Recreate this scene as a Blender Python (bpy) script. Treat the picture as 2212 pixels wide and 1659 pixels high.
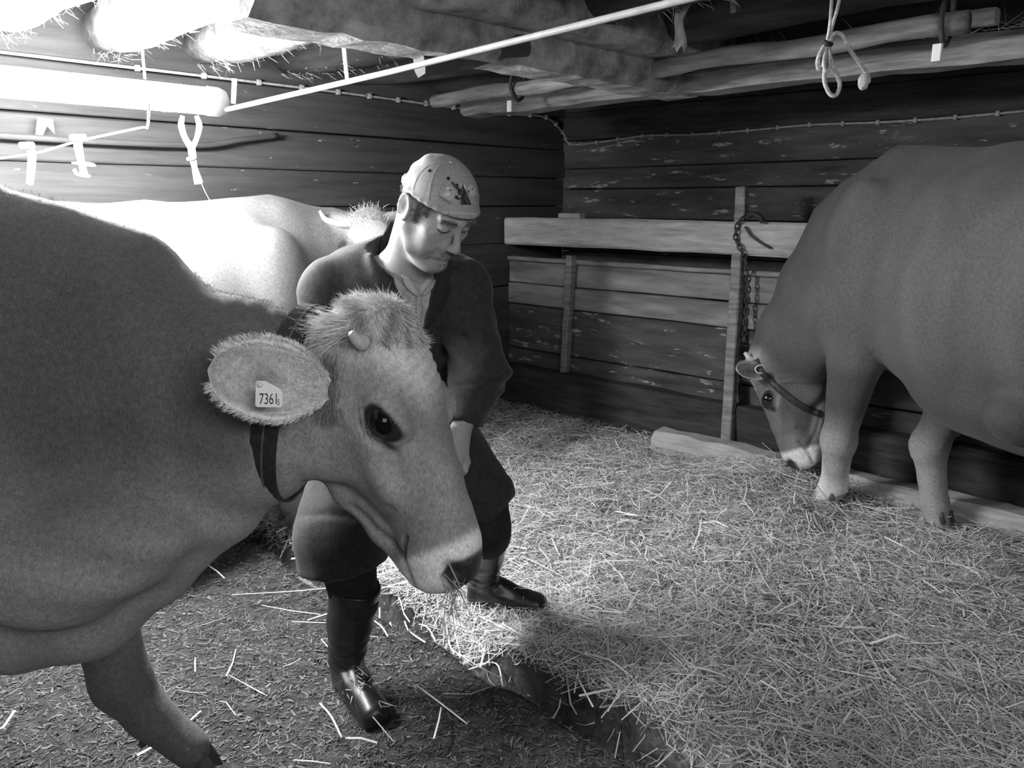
import bpy, math, random
import numpy as np
from mathutils import Vector, Matrix
from mathutils.bvhtree import BVHTree

C = bpy.context.scene.collection
for o in list(bpy.data.objects):
    bpy.data.objects.remove(o)
random.seed(7)
RNG = np.random.default_rng(11)

# ------------------------------------------------------------------ camera, world, light, exposure
CAMH, PITCH, FPX, CX, CY = 1.42, math.radians(12.7), 1735.0, 1106.0, 829.5
cam_d = bpy.data.cameras.new('camera')
cam = bpy.data.objects.new('camera', cam_d)
C.objects.link(cam)
cam.location = (0, 0, CAMH)
cam.rotation_euler = (math.pi / 2 - PITCH, 0, 0)
cam_d.sensor_width = 36.0
cam_d.lens = 36.0 * FPX / 2212.0
cam_d.clip_start = 0.02
bpy.context.scene.camera = cam

world = bpy.data.worlds.new('barn_world')
bpy.context.scene.world = world
world.use_nodes = True
world.node_tree.nodes['Background'].inputs['Color'].default_value = (1, 1, 1, 1)
world.node_tree.nodes['Background'].inputs['Strength'].default_value = 0.02

LAMP_EMIT = 300.0
REAR_FILL_POWER = 8.0
NEAR_POWER = 25.0
vs = bpy.context.scene.view_settings
vs.view_transform = 'Standard'
vs.look = 'None'
vs.gamma = 1.0
vs.exposure = 0.0
vs.use_curve_mapping = False

# room frame: corner K, A runs along the right wall towards the camera, B along the left wall
K = np.array([0.35, 5.6, 0.0])
A = np.array([0.731, -0.682, 0.0])
B = np.array([-0.682, -0.731, 0.0])
UP = np.array([0, 0, 1.0])


def RC(s, t, z):
    return K + A * s + B * t + UP * z


def area(name, loc, target, sx, sy, power):
    d = bpy.data.lights.new(name, 'AREA')
    d.shape = 'RECTANGLE'
    d.size, d.size_y, d.energy = sx, sy, power
    o = bpy.data.objects.new(name, d)
    C.objects.link(o)
    o.location = loc
    o.rotation_euler = (Vector(target) - Vector(loc)).to_track_quat('-Z', 'Y').to_euler()
    return o


# added weak fill light behind the camera; the wall there has no door
area('rear_fill_light', RC(3.6, 6.75, 1.45), RC(2.4, 2.0, 0.9), 1.3, 1.1, REAR_FILL_POWER)

# second strip lamp of the stable, over the walkway behind the photographer
area('walkway_lamp_light', (0.75, -0.55, 1.92), (0.0, 1.9, 0.6), 1.2, 0.35, NEAR_POWER)

# ------------------------------------------------------------------ pixel helpers (the frame is 2212 x 1659)
cp, sp = math.cos(PITCH), math.sin(PITCH)
EYE = np.array([0, 0, CAMH])
FWD = np.array([0, cp, -sp])
UPV = np.array([0, sp, cp])
RGT = np.array([1.0, 0, 0])


def ray(px, py):
    return FWD + RGT * ((px - CX) / FPX) + UPV * ((CY - py) / FPX)


def W(px, py, Y):
    d = ray(px, py)
    return EYE + d * (Y / d[1])


def PZ(px, py, z=0.0):
    d = ray(px, py)
    return EYE + d * ((z - CAMH) / d[2])


def PR(px, py, t):
    """point of the plane that stands t in front of the right wall"""
    d = ray(px, py)
    k = (t - np.dot(EYE - K, B)) / np.dot(d, B)
    return EYE + d * k


def PL(px, py, s):
    d = ray(px, py)
    k = (s - np.dot(EYE - K, A)) / np.dot(d, A)
    return EYE + d * k


def px_of(p):
    v = np.asarray(p) - EYE
    return CX + FPX * v[0] / np.dot(v, FWD)


def nrm(v):
    v = np.asarray(v, float)
    return v / np.linalg.norm(v)


# ------------------------------------------------------------------ materials
MATS = {}


def mat(name, val, rough=0.8, var=0.25, scale=(8, 8, 8), detail=5, bump=0.2, bump_dist=0.01, tone=False,
        flecks=None, spec=0.3, emit=None, coord='Object', streak=None, sheen=0.0):
    if name in MATS:
        return MATS[name]
    m = bpy.data.materials.new(name)
    m.use_nodes = True
    nt = m.node_tree
    N, L = nt.nodes, nt.links
    bs = N['Principled BSDF']
    bs.inputs['Roughness'].default_value = rough
    bs.inputs['Specular IOR Level'].default_value = spec
    if sheen:
        bs.inputs['Sheen Weight'].default_value = sheen
        bs.inputs['Sheen Roughness'].default_value = 0.5
    if emit:
        bs.inputs['Emission Color'].default_value = (1, 1, 1, 1)
        bs.inputs['Emission Strength'].default_value = emit
    tc = N.new('ShaderNodeTexCoord')
    mp = N.new('ShaderNodeMapping')
    mp.inputs['Scale'].default_value = scale
    L.new(tc.outputs[coord], mp.inputs['Vector'])
    nz = N.new('ShaderNodeTexNoise')
    nz.inputs['Scale'].default_value = 1.0
    nz.inputs['Detail'].default_value = detail
    nz.inputs['Roughness'].default_value = 0.65
    L.new(mp.outputs['Vector'], nz.inputs['Vector'])
    mr = N.new('ShaderNodeMapRange')
    mr.inputs['From Min'].default_value = 0.25
    mr.inputs['From Max'].default_value = 0.75
    mr.inputs['To Min'].default_value = max(0.0, 1 - var * 1.6)
    mr.inputs['To Max'].default_value = 1 + var * 1.6
    L.new(nz.outputs['Fac'], mr.inputs['Value'])
    cur = mr.outputs['Result']

    def mul(a, b):
        x = N.new('ShaderNodeMath')
        x.operation = 'MULTIPLY'
        L.new(a, x.inputs[0])
        if isinstance(b, float):
            x.inputs[1].default_value = b
        else:
            L.new(b, x.inputs[1])
        return x.outputs[0]
    if tone:
        at = N.new('ShaderNodeAttribute')
        at.attribute_name = 'tone'
        cur = mul(cur, at.outputs['Fac'])
    else:
        cur = mul(cur, float(val))
    if flecks:
        fs, thr, fval = flecks
        m2 = N.new('ShaderNodeMapping')
        m2.inputs['Scale'].default_value = fs
        L.new(tc.outputs[coord], m2.inputs['Vector'])
        n2 = N.new('ShaderNodeTexNoise')
        n2.inputs['Scale'].default_value = 1.0
        n2.inputs['Detail'].default_value = 4
        n2.inputs['Roughness'].default_value = 0.7
        L.new(m2.outputs['Vector'], n2.inputs['Vector'])
        r2 = N.new('ShaderNodeMapRange')
        r2.inputs['From Min'].default_value = thr
        r2.inputs['From Max'].default_value = thr + 0.05
        L.new(n2.outputs['Fac'], r2.inputs['Value'])
        mx = N.new('ShaderNodeMix')
        mx.data_type = 'FLOAT'
        L.new(r2.outputs['Result'], mx.inputs[0])
        L.new(cur, mx.inputs[2])
        mx.inputs[3].default_value = fval
        cur = mx.outputs[0]
    if streak:
        ssc, amt = streak
        m3 = N.new('ShaderNodeMapping')
        m3.inputs['Scale'].default_value = ssc
        L.new(tc.outputs[coord], m3.inputs['Vector'])
        n3 = N.new('ShaderNodeTexNoise')
        n3.inputs['Scale'].default_value = 1.0
        n3.inputs['Detail'].default_value = 3
        n3.inputs['Distortion'].default_value = 0.6
        L.new(m3.outputs['Vector'], n3.inputs['Vector'])
        r3 = N.new('ShaderNodeMapRange')
        r3.inputs['From Min'].default_value = 0.3
        r3.inputs['From Max'].default_value = 0.7
        r3.inputs['To Min'].default_value = 1 - amt
        r3.inputs['To Max'].default_value = 1 + amt
        L.new(n3.outputs['Fac'], r3.inputs['Value'])
        cur = mul(cur, r3.outputs['Result'])
        b3 = N.new('ShaderNodeBump')
        b3.inputs['Strength'].default_value = 0.35
        b3.inputs['Distance'].default_value = 0.0025
        L.new(n3.outputs['Fac'], b3.inputs['Height'])
    L.new(cur, bs.inputs['Base Color'])
    if bump:
        bp = N.new('ShaderNodeBump')
        bp.inputs['Strength'].default_value = bump
        bp.inputs['Distance'].default_value = bump_dist
        L.new(nz.outputs['Fac'], bp.inputs['Height'])
        if streak:
            L.new(b3.outputs['Normal'], bp.inputs['Normal'])
        L.new(bp.outputs['Normal'], bs.inputs['Normal'])
    MATS[name] = m
    return m


# ------------------------------------------------------------------ mesh helpers
def wloc(o):
    v = Vector((0, 0, 0))
    while o is not None:
        v += o.location
        o = o.parent
    return np.array(v)


def mesh_from(name, V, F, smooth=True, tone=None):
    me = bpy.data.meshes.new(name)
    V = np.asarray(V, np.float32)
    if isinstance(F, np.ndarray):
        n, k = F.shape
        me.vertices.add(len(V))
        me.vertices.foreach_set('co', V.ravel())
        me.loops.add(n * k)
        me.loops.foreach_set('vertex_index', F.astype(np.int32).ravel())
        me.polygons.add(n)
        me.polygons.foreach_set('loop_start', (np.arange(n) * k).astype(np.int32))
        me.update(calc_edges=True)
        me.validate()
    else:
        me.from_pydata([tuple(map(float, v)) for v in V], [], F)
        me.update()
    if smooth:
        me.polygons.foreach_set('use_smooth', np.ones(len(me.polygons), bool))
    if tone is not None:
        at = me.attributes.new('tone', 'FLOAT', 'POINT')
        at.data.foreach_set('value', np.asarray(tone, np.float32))
    return me


def mk(name, V, F, m, parent=None, smooth=True, tone=None, origin=None):
    """one mesh object from world-space vertices"""
    V = np.asarray(V, float)
    if parent is not None:
        org = wloc(parent)
    elif origin is not None:
        org = np.asarray(origin, float)
    else:
        lo, hi = V.min(0), V.max(0)
        org = np.array([(lo[0] + hi[0]) / 2, (lo[1] + hi[1]) / 2, lo[2]])
    me = mesh_from(name, V - org, F, smooth, tone)
    me.materials.append(m)
    o = bpy.data.objects.new(name, me)
    C.objects.link(o)
    if parent is not None:
        o.parent = parent
    else:
        o.location = org
    return o


def tag(o, label, cat, group=None):
    o['label'] = label
    o['category'] = cat
    if group:
        o['group'] = group
    return o


def root(name, loc, label, cat, group=None):
    o = bpy.data.objects.new(name, None)
    C.objects.link(o)
    o.location = tuple(map(float, loc))
    o.empty_display_size = 0.1
    return tag(o, label, cat, group)


def frame_for(d):
    d = nrm(d)
    ref = UP if abs(d[2]) < 0.9 else RGT
    s = nrm(np.cross(d, ref))
    return d, s, np.cross(s, d)


def tube(pts, radii, n=10, caps=True, flat=1.0):
    """swept tube through pts; flat squeezes it across"""
    pts = np.asarray(pts, float)
    m = len(pts)
    radii = np.broadcast_to(np.asarray(radii, float), (m,))
    V, F = [], []
    ps = None
    for i in range(m):
        d = pts[min(i + 1, m - 1)] - pts[max(i - 1, 0)]
        d = nrm(d)
        if ps is None:
            _, s, u = frame_for(d)
        else:
            s = ps - d * np.dot(ps, d)
            s = nrm(s)
            u = np.cross(s, d)
        ps = s
        for k in range(n):
            a = 2 * math.pi * k / n
            V.append(pts[i] + radii[i] * (s * math.cos(a) + u * math.sin(a) * flat))
    for i in range(m - 1):
        for k in range(n):
            a, b = i * n + k, i * n + (k + 1) % n
            F.append((a, b, b + n, a + n))
    if caps:
        F.append(tuple(range(n - 1, -1, -1)))
        F.append(tuple((m - 1) * n + k for k in range(n)))
    return np.array(V), F


def smooth_path(pts, n=8):
    """Catmull-Rom through pts"""
    P = [np.asarray(p, float) for p in pts]
    P = [2 * P[0] - P[1]] + P + [2 * P[-1] - P[-2]]
    out = []
    for i in range(1, len(P) - 2):
        for k in range(n):
            t = k / n
            a, b, c, d = P[i - 1], P[i], P[i + 1], P[i + 2]
            out.append(0.5 * ((2 * b) + (c - a) * t + (2 * a - 5 * b + 4 * c - d) * t * t + (3 * b - a - 3 * c + d) * t ** 3))
    out.append(P[-2])
    return np.array(out)


def join(parts):
    V, F, n = [], [], 0
    for v, f in parts:
        V.append(np.asarray(v))
        F += [tuple(int(i) + n for i in q) for q in f]
        n += len(v)
    return np.vstack(V), F


def beam(p0, p1, up, w, h, bev=0.008, rough=0.0, nseg=1, taper=1.0):
    """bevelled bar from p0 to p1 (centre line), h along up, w across; slightly uneven"""
    p0, p1 = np.asarray(p0, float), np.asarray(p1, float)
    d = nrm(p1 - p0)
    s = nrm(np.cross(d, up))
    u = np.cross(s, d)
    V, F = [], []
    prof = [(-1, -1, 1, 0), (-1, -1, 0, 1), (1, -1, 0, 1), (1, -1, -1, 0), (1, 1, -1, 0), (1, 1, 0, -1), (-1, 1, 0, -1), (-1, 1, 1, 0)]
    prof = [(-1, -1, 0, 1), (-1, -1, 1, 0), (1, -1, -1, 0), (1, -1, 0, 1), (1, 1, 0, -1), (1, 1, -1, 0), (-1, 1, 1, 0), (-1, 1, 0, -1)]
    for i in range(nseg + 1):
        c = p0 + (p1 - p0) * i / nseg
        k = 1 + (taper - 1) * i / nseg
        c = c + (s * random.uniform(-1, 1) + u * random.uniform(-1, 1)) * rough * 0.6
        for a, b, da, db in prof:
            x = a * w / 2 * k + da * bev + random.uniform(-1, 1) * rough * 0.4
            y = b * h / 2 * k + db * bev + random.uniform(-1, 1) * rough * 0.4
            V.append(c + s * x + u * y)
    for i in range(nseg):
        for k in range(8):
            a, b = i * 8 + k, i * 8 + (k + 1) % 8
            F.append((a, b, b + 8, a + 8))
    F.append(tuple(range(7, -1, -1)))
    F.append(tuple(nseg * 8 + k for k in range(8)))
    return np.array(V), F


def solid(V, F, off):
    """give an open sheet thickness along off (vector per vertex or one vector)"""
    V = np.asarray(V, float)
    n = len(V)
    off = np.broadcast_to(np.asarray(off, float), V.shape)
    V2 = np.vstack([V, V + off])
    cnt = {}
    for f in F:
        for i in range(len(f)):
            e = (f[i], f[(i + 1) % len(f)])
            cnt[e] = cnt.get(e, 0) + 1
    out = [tuple(f) for f in F] + [tuple(i + n for i in reversed(f)) for f in F]
    for (a, b) in cnt:
        if (b, a) not in cnt:
            out.append((b, a, a + n, b + n))
    return V2, out


# ------------------------------------------------------------------ signed distance bodies -> one continuous surface
class Body:
    def __init__(self, xs, ys, zs):
        self.x, self.y, self.z = [np.asarray(a, np.float32) for a in (xs, ys, zs)]
        self.V = np.full((len(xs), len(ys), len(zs)), 9.0, np.float32)

    def _apply(self, fn, lo, hi, k, op):
        m = k + 0.03
        sl = []
        for a, l, h in ((self.x, lo[0], hi[0]), (self.y, lo[1], hi[1]), (self.z, lo[2], hi[2])):
            i, j = np.searchsorted(a, l - m), np.searchsorted(a, h + m)
            i, j = max(i - 1, 0), min(j + 1, len(a))
            if j <= i:
                return
            sl.append(slice(i, j))
        X = self.x[sl[0]][:, None, None]
        Y = self.y[sl[1]][None, :, None]
        Z = self.z[sl[2]][None, None, :]
        d = fn(X, Y, Z).astype(np.float32)
        v = self.V[sl[0], sl[1], sl[2]]
        if op == 'u':
            h = np.clip(0.5 + 0.5 * (v - d) / k, 0, 1)
            r = v * (1 - h) + d * h - k * h * (1 - h)
        else:
            d = -d
            h = np.clip(0.5 - 0.5 * (v - d) / k, 0, 1)
            r = v * (1 - h) + d * h + k * h * (1 - h)
        self.V[sl[0], sl[1], sl[2]] = r

    def ell(self, c, r, R=None, k=0.03, op='u'):
        c = np.asarray(c, float)
        r = np.asarray(r, float) * np.ones(3)
        R = np.eye(3) if R is None else np.asarray(R, float)      # rows: axes
        ext = np.sqrt(((R * r[:, None]) ** 2).sum(0))

        def fn(X, Y, Z):
            dx, dy, dz = X - c[0], Y - c[1], Z - c[2]
            q0 = q1 = 0
            for i in range(3):
                a = dx * R[i, 0] + dy * R[i, 1] + dz * R[i, 2]
                q0 = q0 + (a / r[i]) ** 2
                q1 = q1 + (a / r[i] ** 2) ** 2
            q0 = np.sqrt(q0)
            return q0 * (q0 - 1) / (np.sqrt(q1) + 1e-6)
        self._apply(fn, c - ext, c + ext, k, op)

    def seg(self, a, b, ra, rb, side=None, k=0.03, op='u'):
        """tapered limb; ra, rb are radii or (side, other) pairs"""
        a, b = np.asarray(a, float), np.asarray(b, float)
        ra = np.asarray(ra, float) * np.ones(2)
        rb = np.asarray(rb, float) * np.ones(2)
        e = b - a
        Ln = np.linalg.norm(e) + 1e-9
        e = e / Ln
        if side is None:
            _, s, t = frame_for(e)
        else:
            s = np.asarray(side, float)
            s = nrm(s - e * np.dot(s, e))
            t = np.cross(e, s)
        R = max(ra.max(), rb.max())
        lo, hi = np.minimum(a, b) - R, np.maximum(a, b) + R

        def fn(X, Y, Z):
            dx, dy, dz = X - a[0], Y - a[1], Z - a[2]
            ax = dx * e[0] + dy * e[1] + dz * e[2]
            h = np.clip(ax / Ln, 0, 1)
            da = ax - h * Ln
            ds = dx * s[0] + dy * s[1] + dz * s[2]
            dt = dx * t[0] + dy * t[1] + dz * t[2]
            rs = ra[0] + (rb[0] - ra[0]) * h
            rt = ra[1] + (rb[1] - ra[1]) * h
            re = np.minimum(rs, rt)
            q0 = np.sqrt((ds / rs) ** 2 + (dt / rt) ** 2 + (da / re) ** 2)
            q1 = np.sqrt((ds / rs ** 2) ** 2 + (dt / rt ** 2) ** 2 + (da / re ** 2) ** 2)
            return q0 * (q0 - 1) / (q1 + 1e-6)
        self._apply(fn, lo, hi, k, op)

    def chain(self, pts, rad, side=None, k=0.03, op='u'):
        for i in range(len(pts) - 1):
            self.seg(pts[i], pts[i + 1], rad[i], rad[i + 1], side, k, op)

    def below(self, z, k=0.004, lo=(-9, -9), hi=(9, 9)):
        """cut away everything under height z (inside the given xy box)"""
        def fn(X, Y, Z):
            return (Z - z) + 0 * X + 0 * Y
        self._apply(fn, (lo[0], lo[1], -9), (hi[0], hi[1], z + 0.05), k, 's')

    def plane(self, p, n, k=0.004, lo=None, hi=None):
        """cut away the side of the plane that n points to"""
        p, n = np.asarray(p, float), nrm(n)

        def fn(X, Y, Z):
            return -((X - p[0]) * n[0] + (Y - p[1]) * n[1] + (Z - p[2]) * n[2])
        self._apply(fn, (-9, -9, -9) if lo is None else lo, (9, 9, 9) if hi is None else hi, k, 's')

    def mesh(self, smooth=2):
        V = self.V
        ins = V < 0
        n = (V.shape[0] - 1, V.shape[1] - 1, V.shape[2] - 1)
        cnt = np.zeros(n, np.uint8)
        for i in (0, 1):
            for j in (0, 1):
                for k in (0, 1):
                    cnt += ins[i:n[0] + i, j:n[1] + j, k:n[2] + k]
        act = (cnt > 0) & (cnt < 8)
        I, J, L = np.nonzero(act)
        idx = np.full(n, -1, np.int32)
        idx[I, J, L] = np.arange(len(I))
        cv = {}
        for i in (0, 1):
            for j in (0, 1):
                for k in (0, 1):
                    cv[i, j, k] = V[I + i, J + j, L + k]
        acc = np.zeros((len(I), 3))
        num = np.zeros(len(I))
        for ax in range(3):
            for u in (0, 1):
                for w in (0, 1):
                    c0 = [u, w]
                    c0.insert(ax, 0)
                    c1 = list(c0)
                    c1[ax] = 1
                    a, b = cv[tuple(c0)], cv[tuple(c1)]
                    m = (a < 0) != (b < 0)
                    t = np.where(m, a / np.where(m, a - b, 1), 0)
                    for q in range(3):
                        acc[:, q] += np.where(m, t if q == ax else c0[q], 0)
                    num += m
        acc /= num[:, None]
        P = np.empty((len(I), 3))
        for q, (ar, ii) in enumerate(((self.x, I), (self.y, J), (self.z, L))):
            P[:, q] = ar[ii] + acc[:, q] * (ar[ii + 1] - ar[ii])
        Q = []
        for ax in range(3):
            o1, o2 = [q for q in range(3) if q != ax]
            a0 = [slice(None)] * 3
            a1 = [slice(None)] * 3
            a0[ax], a1[ax] = slice(0, -1), slice(1, None)
            for o in (o1, o2):
                a0[o] = slice(1, -1)
                a1[o] = slice(1, -1)
            s0, s1 = ins[tuple(a0)], ins[tuple(a1)]
            e = np.nonzero(s0 != s1)
            flip = s0[e]
            base = [e[0].copy(), e[1].copy(), e[2].copy()]
            base[o1] = base[o1] + 1
            base[o2] = base[o2] + 1

            def cell(d1, d2):
                b = [x.copy() for x in base]
                b[o1] -= d1
                b[o2] -= d2
                return idx[b[0], b[1], b[2]]
            q = np.stack([cell(1, 1), cell(0, 1), cell(0, 0), cell(1, 0)], 1)
            if ax == 1:
                q = q[:, ::-1]
            q = np.where(flip[:, None], q, q[:, ::-1])
            Q.append(q)
        F = np.vstack(Q)
        F = F[(F >= 0).all(1)]
        E = np.vstack([F[:, [0, 1]], F[:, [1, 2]], F[:, [2, 3]], F[:, [3, 0]]])
        self.E = E
        for _ in range(smooth):
            P = lap(P, E, 0.5)
        return P, F


def lap(P, E, w, mask=None):
    n = len(P)
    deg = np.bincount(E[:, 0], minlength=n) + 1e-9
    Q = np.stack([np.bincount(E[:, 0], weights=P[E[:, 1], q], minlength=n) / deg for q in range(3)], 1)
    ww = w if mask is None else w * mask[:, None]
    return P + (Q - P) * ww


def normals(P, F):
    fn = np.cross(P[F[:, 2]] - P[F[:, 0]], P[F[:, 3]] - P[F[:, 1]])
    N = np.zeros_like(P)
    for k in range(4):
        for q in range(3):
            N[:, q] += np.bincount(F[:, k], weights=fn[:, q], minlength=len(P))
    return N / (np.linalg.norm(N, axis=1)[:, None] + 1e-12)


def ranges(*segs):
    """grid lines: (start, end, step) pieces"""
    out = []
    for a, b, st in segs:
        n = max(1, int(round((b - a) / st)))
        out.append(a + (b - a) * np.arange(n) / n)
    out.append(np.array([segs[-1][1]]))
    return np.concatenate(out)


def gauss(P, c, r):
    r = np.asarray(r, float) * np.ones(3)
    return np.exp(-((((P - np.asarray(c)) / r) ** 2).sum(1)))


def sstep(a, b, x):
    t = np.clip((x - a) / (b - a), 0, 1)
    return t * t * (3 - 2 * t)


def fnoise(P, f, seed=0):
    """cheap smooth noise, about -1..1"""
    r = np.random.default_rng(seed)
    out = 0
    for i in range(6):
        d = r.normal(size=3)
        d /= np.linalg.norm(d)
        out = out + np.sin((P @ d) * f * r.uniform(0.6, 1.6) + r.uniform(0, 6.28) + 1.7 * np.sin((P @ r.normal(size=3)) * f * 0.37))
    return out / 3.2


def bvh(V, F):
    return BVHTree.FromPolygons([Vector(v) for v in V], [tuple(int(i) for i in f) for f in F])


def onto(tree, p, d):
    """first hit of the ray p -> d on a body"""
    h = tree.ray_cast(Vector(p), Vector(nrm(d)))
    return None if h[0] is None else (np.array(h[0]), np.array(h[1]))


def blades(roots, dirs, L, w, bend=0.25, jitter=0.3, seed=3):
    """hair or straw as narrow curved ribbons (two quads each)"""
    r = np.random.default_rng(seed)
    n = len(roots)
    roots = np.asarray(roots, float)
    dirs = np.asarray(dirs, float) + r.normal(size=(n, 3)) * jitter
    dirs /= np.linalg.norm(dirs, axis=1)[:, None]
    L = np.broadcast_to(np.asarray(L, float), (n,))[:, None]
    w = np.broadcast_to(np.asarray(w, float), (n,))[:, None]
    sd = np.cross(dirs, r.normal(size=(n, 3)))
    sd /= np.linalg.norm(sd, axis=1)[:, None] + 1e-9
    bd = np.cross(dirs, sd) * r.uniform(-1, 1, (n, 1)) * bend
    p0, p1, p2 = roots, roots + dirs * L * 0.55 + bd * L * 0.3, roots + dirs * L + bd * L
    V = np.stack([p0 - sd * w, p0 + sd * w, p1 - sd * w * 0.8, p1 + sd * w * 0.8, p2 - sd * w * 0.25, p2 + sd * w * 0.25], 1).reshape(-1, 3)
    b = (np.arange(n) * 6)[:, None]
    F = np.concatenate([b + np.array([[0, 1, 3, 2]]), b + np.array([[2, 3, 5, 4]])], 0)
    return V, F

# ------------------------------------------------------------------ the setting
M_dark = mat('old_dark_wood', 0.058, 0.8, 0.3, (1.6, 1.6, 18), 6, 0.25, 0.008, flecks=((7, 7, 26), 0.67, 0.40))
M_darker = mat('dark_shade_wood', 0.045, 0.85, 0.5, (3, 3, 26), 5, 0.5, 0.012)  # dark timber; shade is put into its colour for far joists and kerb
M_wall = mat('whitewash_worn_wood', 0.085, 0.8, 0.4, (2.2, 2.2, 16), 7, 0.35, 0.010, flecks=((5, 5, 26), 0.60, 0.42))
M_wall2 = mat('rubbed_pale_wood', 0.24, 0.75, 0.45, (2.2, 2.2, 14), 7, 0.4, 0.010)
M_pale = mat('pale_raw_wood', 0.42, 0.7, 0.3, (5, 5, 40), 7, 0.5, 0.01)
M_mid = mat('weathered_wood', 0.24, 0.75, 0.45, (5, 5, 40), 7, 0.5, 0.012)
M_log = mat('hewn_log_wood', 0.33, 0.8, 0.5, (12, 12, 12), 7, 0.7, 0.015)
M_back = mat('black_gap', 0.01, 0.9, 0.2, bump=0)

u2 = np.array([A[0], A[1], 0])


def ground(x, y):
    """height of the bedding: higher bed near the right wall, a sunken gutter, small unevenness"""
    x, y = np.asarray(x, float), np.asarray(y, float)
    s = (x - K[0]) * A[0] + (y - K[1]) * A[1]
    t = (x - K[0]) * B[0] + (y - K[1]) * B[1]
    z = 0.10 * (1 - sstep(1.3, 2.4, t))
    dx, dy = GUT_B[0] - GUT_A[0], GUT_B[1] - GUT_A[1]
    ln = math.hypot(dx, dy)
    q = ((x - GUT_A[0]) * dy - (y - GUT_A[1]) * dx) / ln          # + on the bedding side
    along = ((x - GUT_A[0]) * dx + (y - GUT_A[1]) * dy) / ln
    wob = 0.02 * np.sin(along * 5.1) + 0.012 * np.sin(along * 13)
    q = q + wob
    z = z - 0.10 * np.exp(-(q / 0.05) ** 4) + 0.035 * sstep(0.02, 0.10, -q)
    z = z + 0.11 * np.exp(-(((x - 1.22) / .34) ** 2 + ((y - 3.47) / .26) ** 2))
    z = z + 0.012 * np.sin(x * 7.3 + 1.1 * np.sin(y * 5)) * np.sin(y * 6.1 + x * 2) + 0.008 * np.sin(x * 19 + y * 11) * np.sin(y * 23 - x * 7)
    return z


GUT_A, GUT_B = PZ(470, 1110), PZ(1460, 1640)


def gut_side(x, y):
    dx, dy = GUT_B[0] - GUT_A[0], GUT_B[1] - GUT_A[1]
    return -((np.asarray(x) - GUT_A[0]) * dy - (np.asarray(y) - GUT_A[1]) * dx) / math.hypot(dx, dy)


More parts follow.
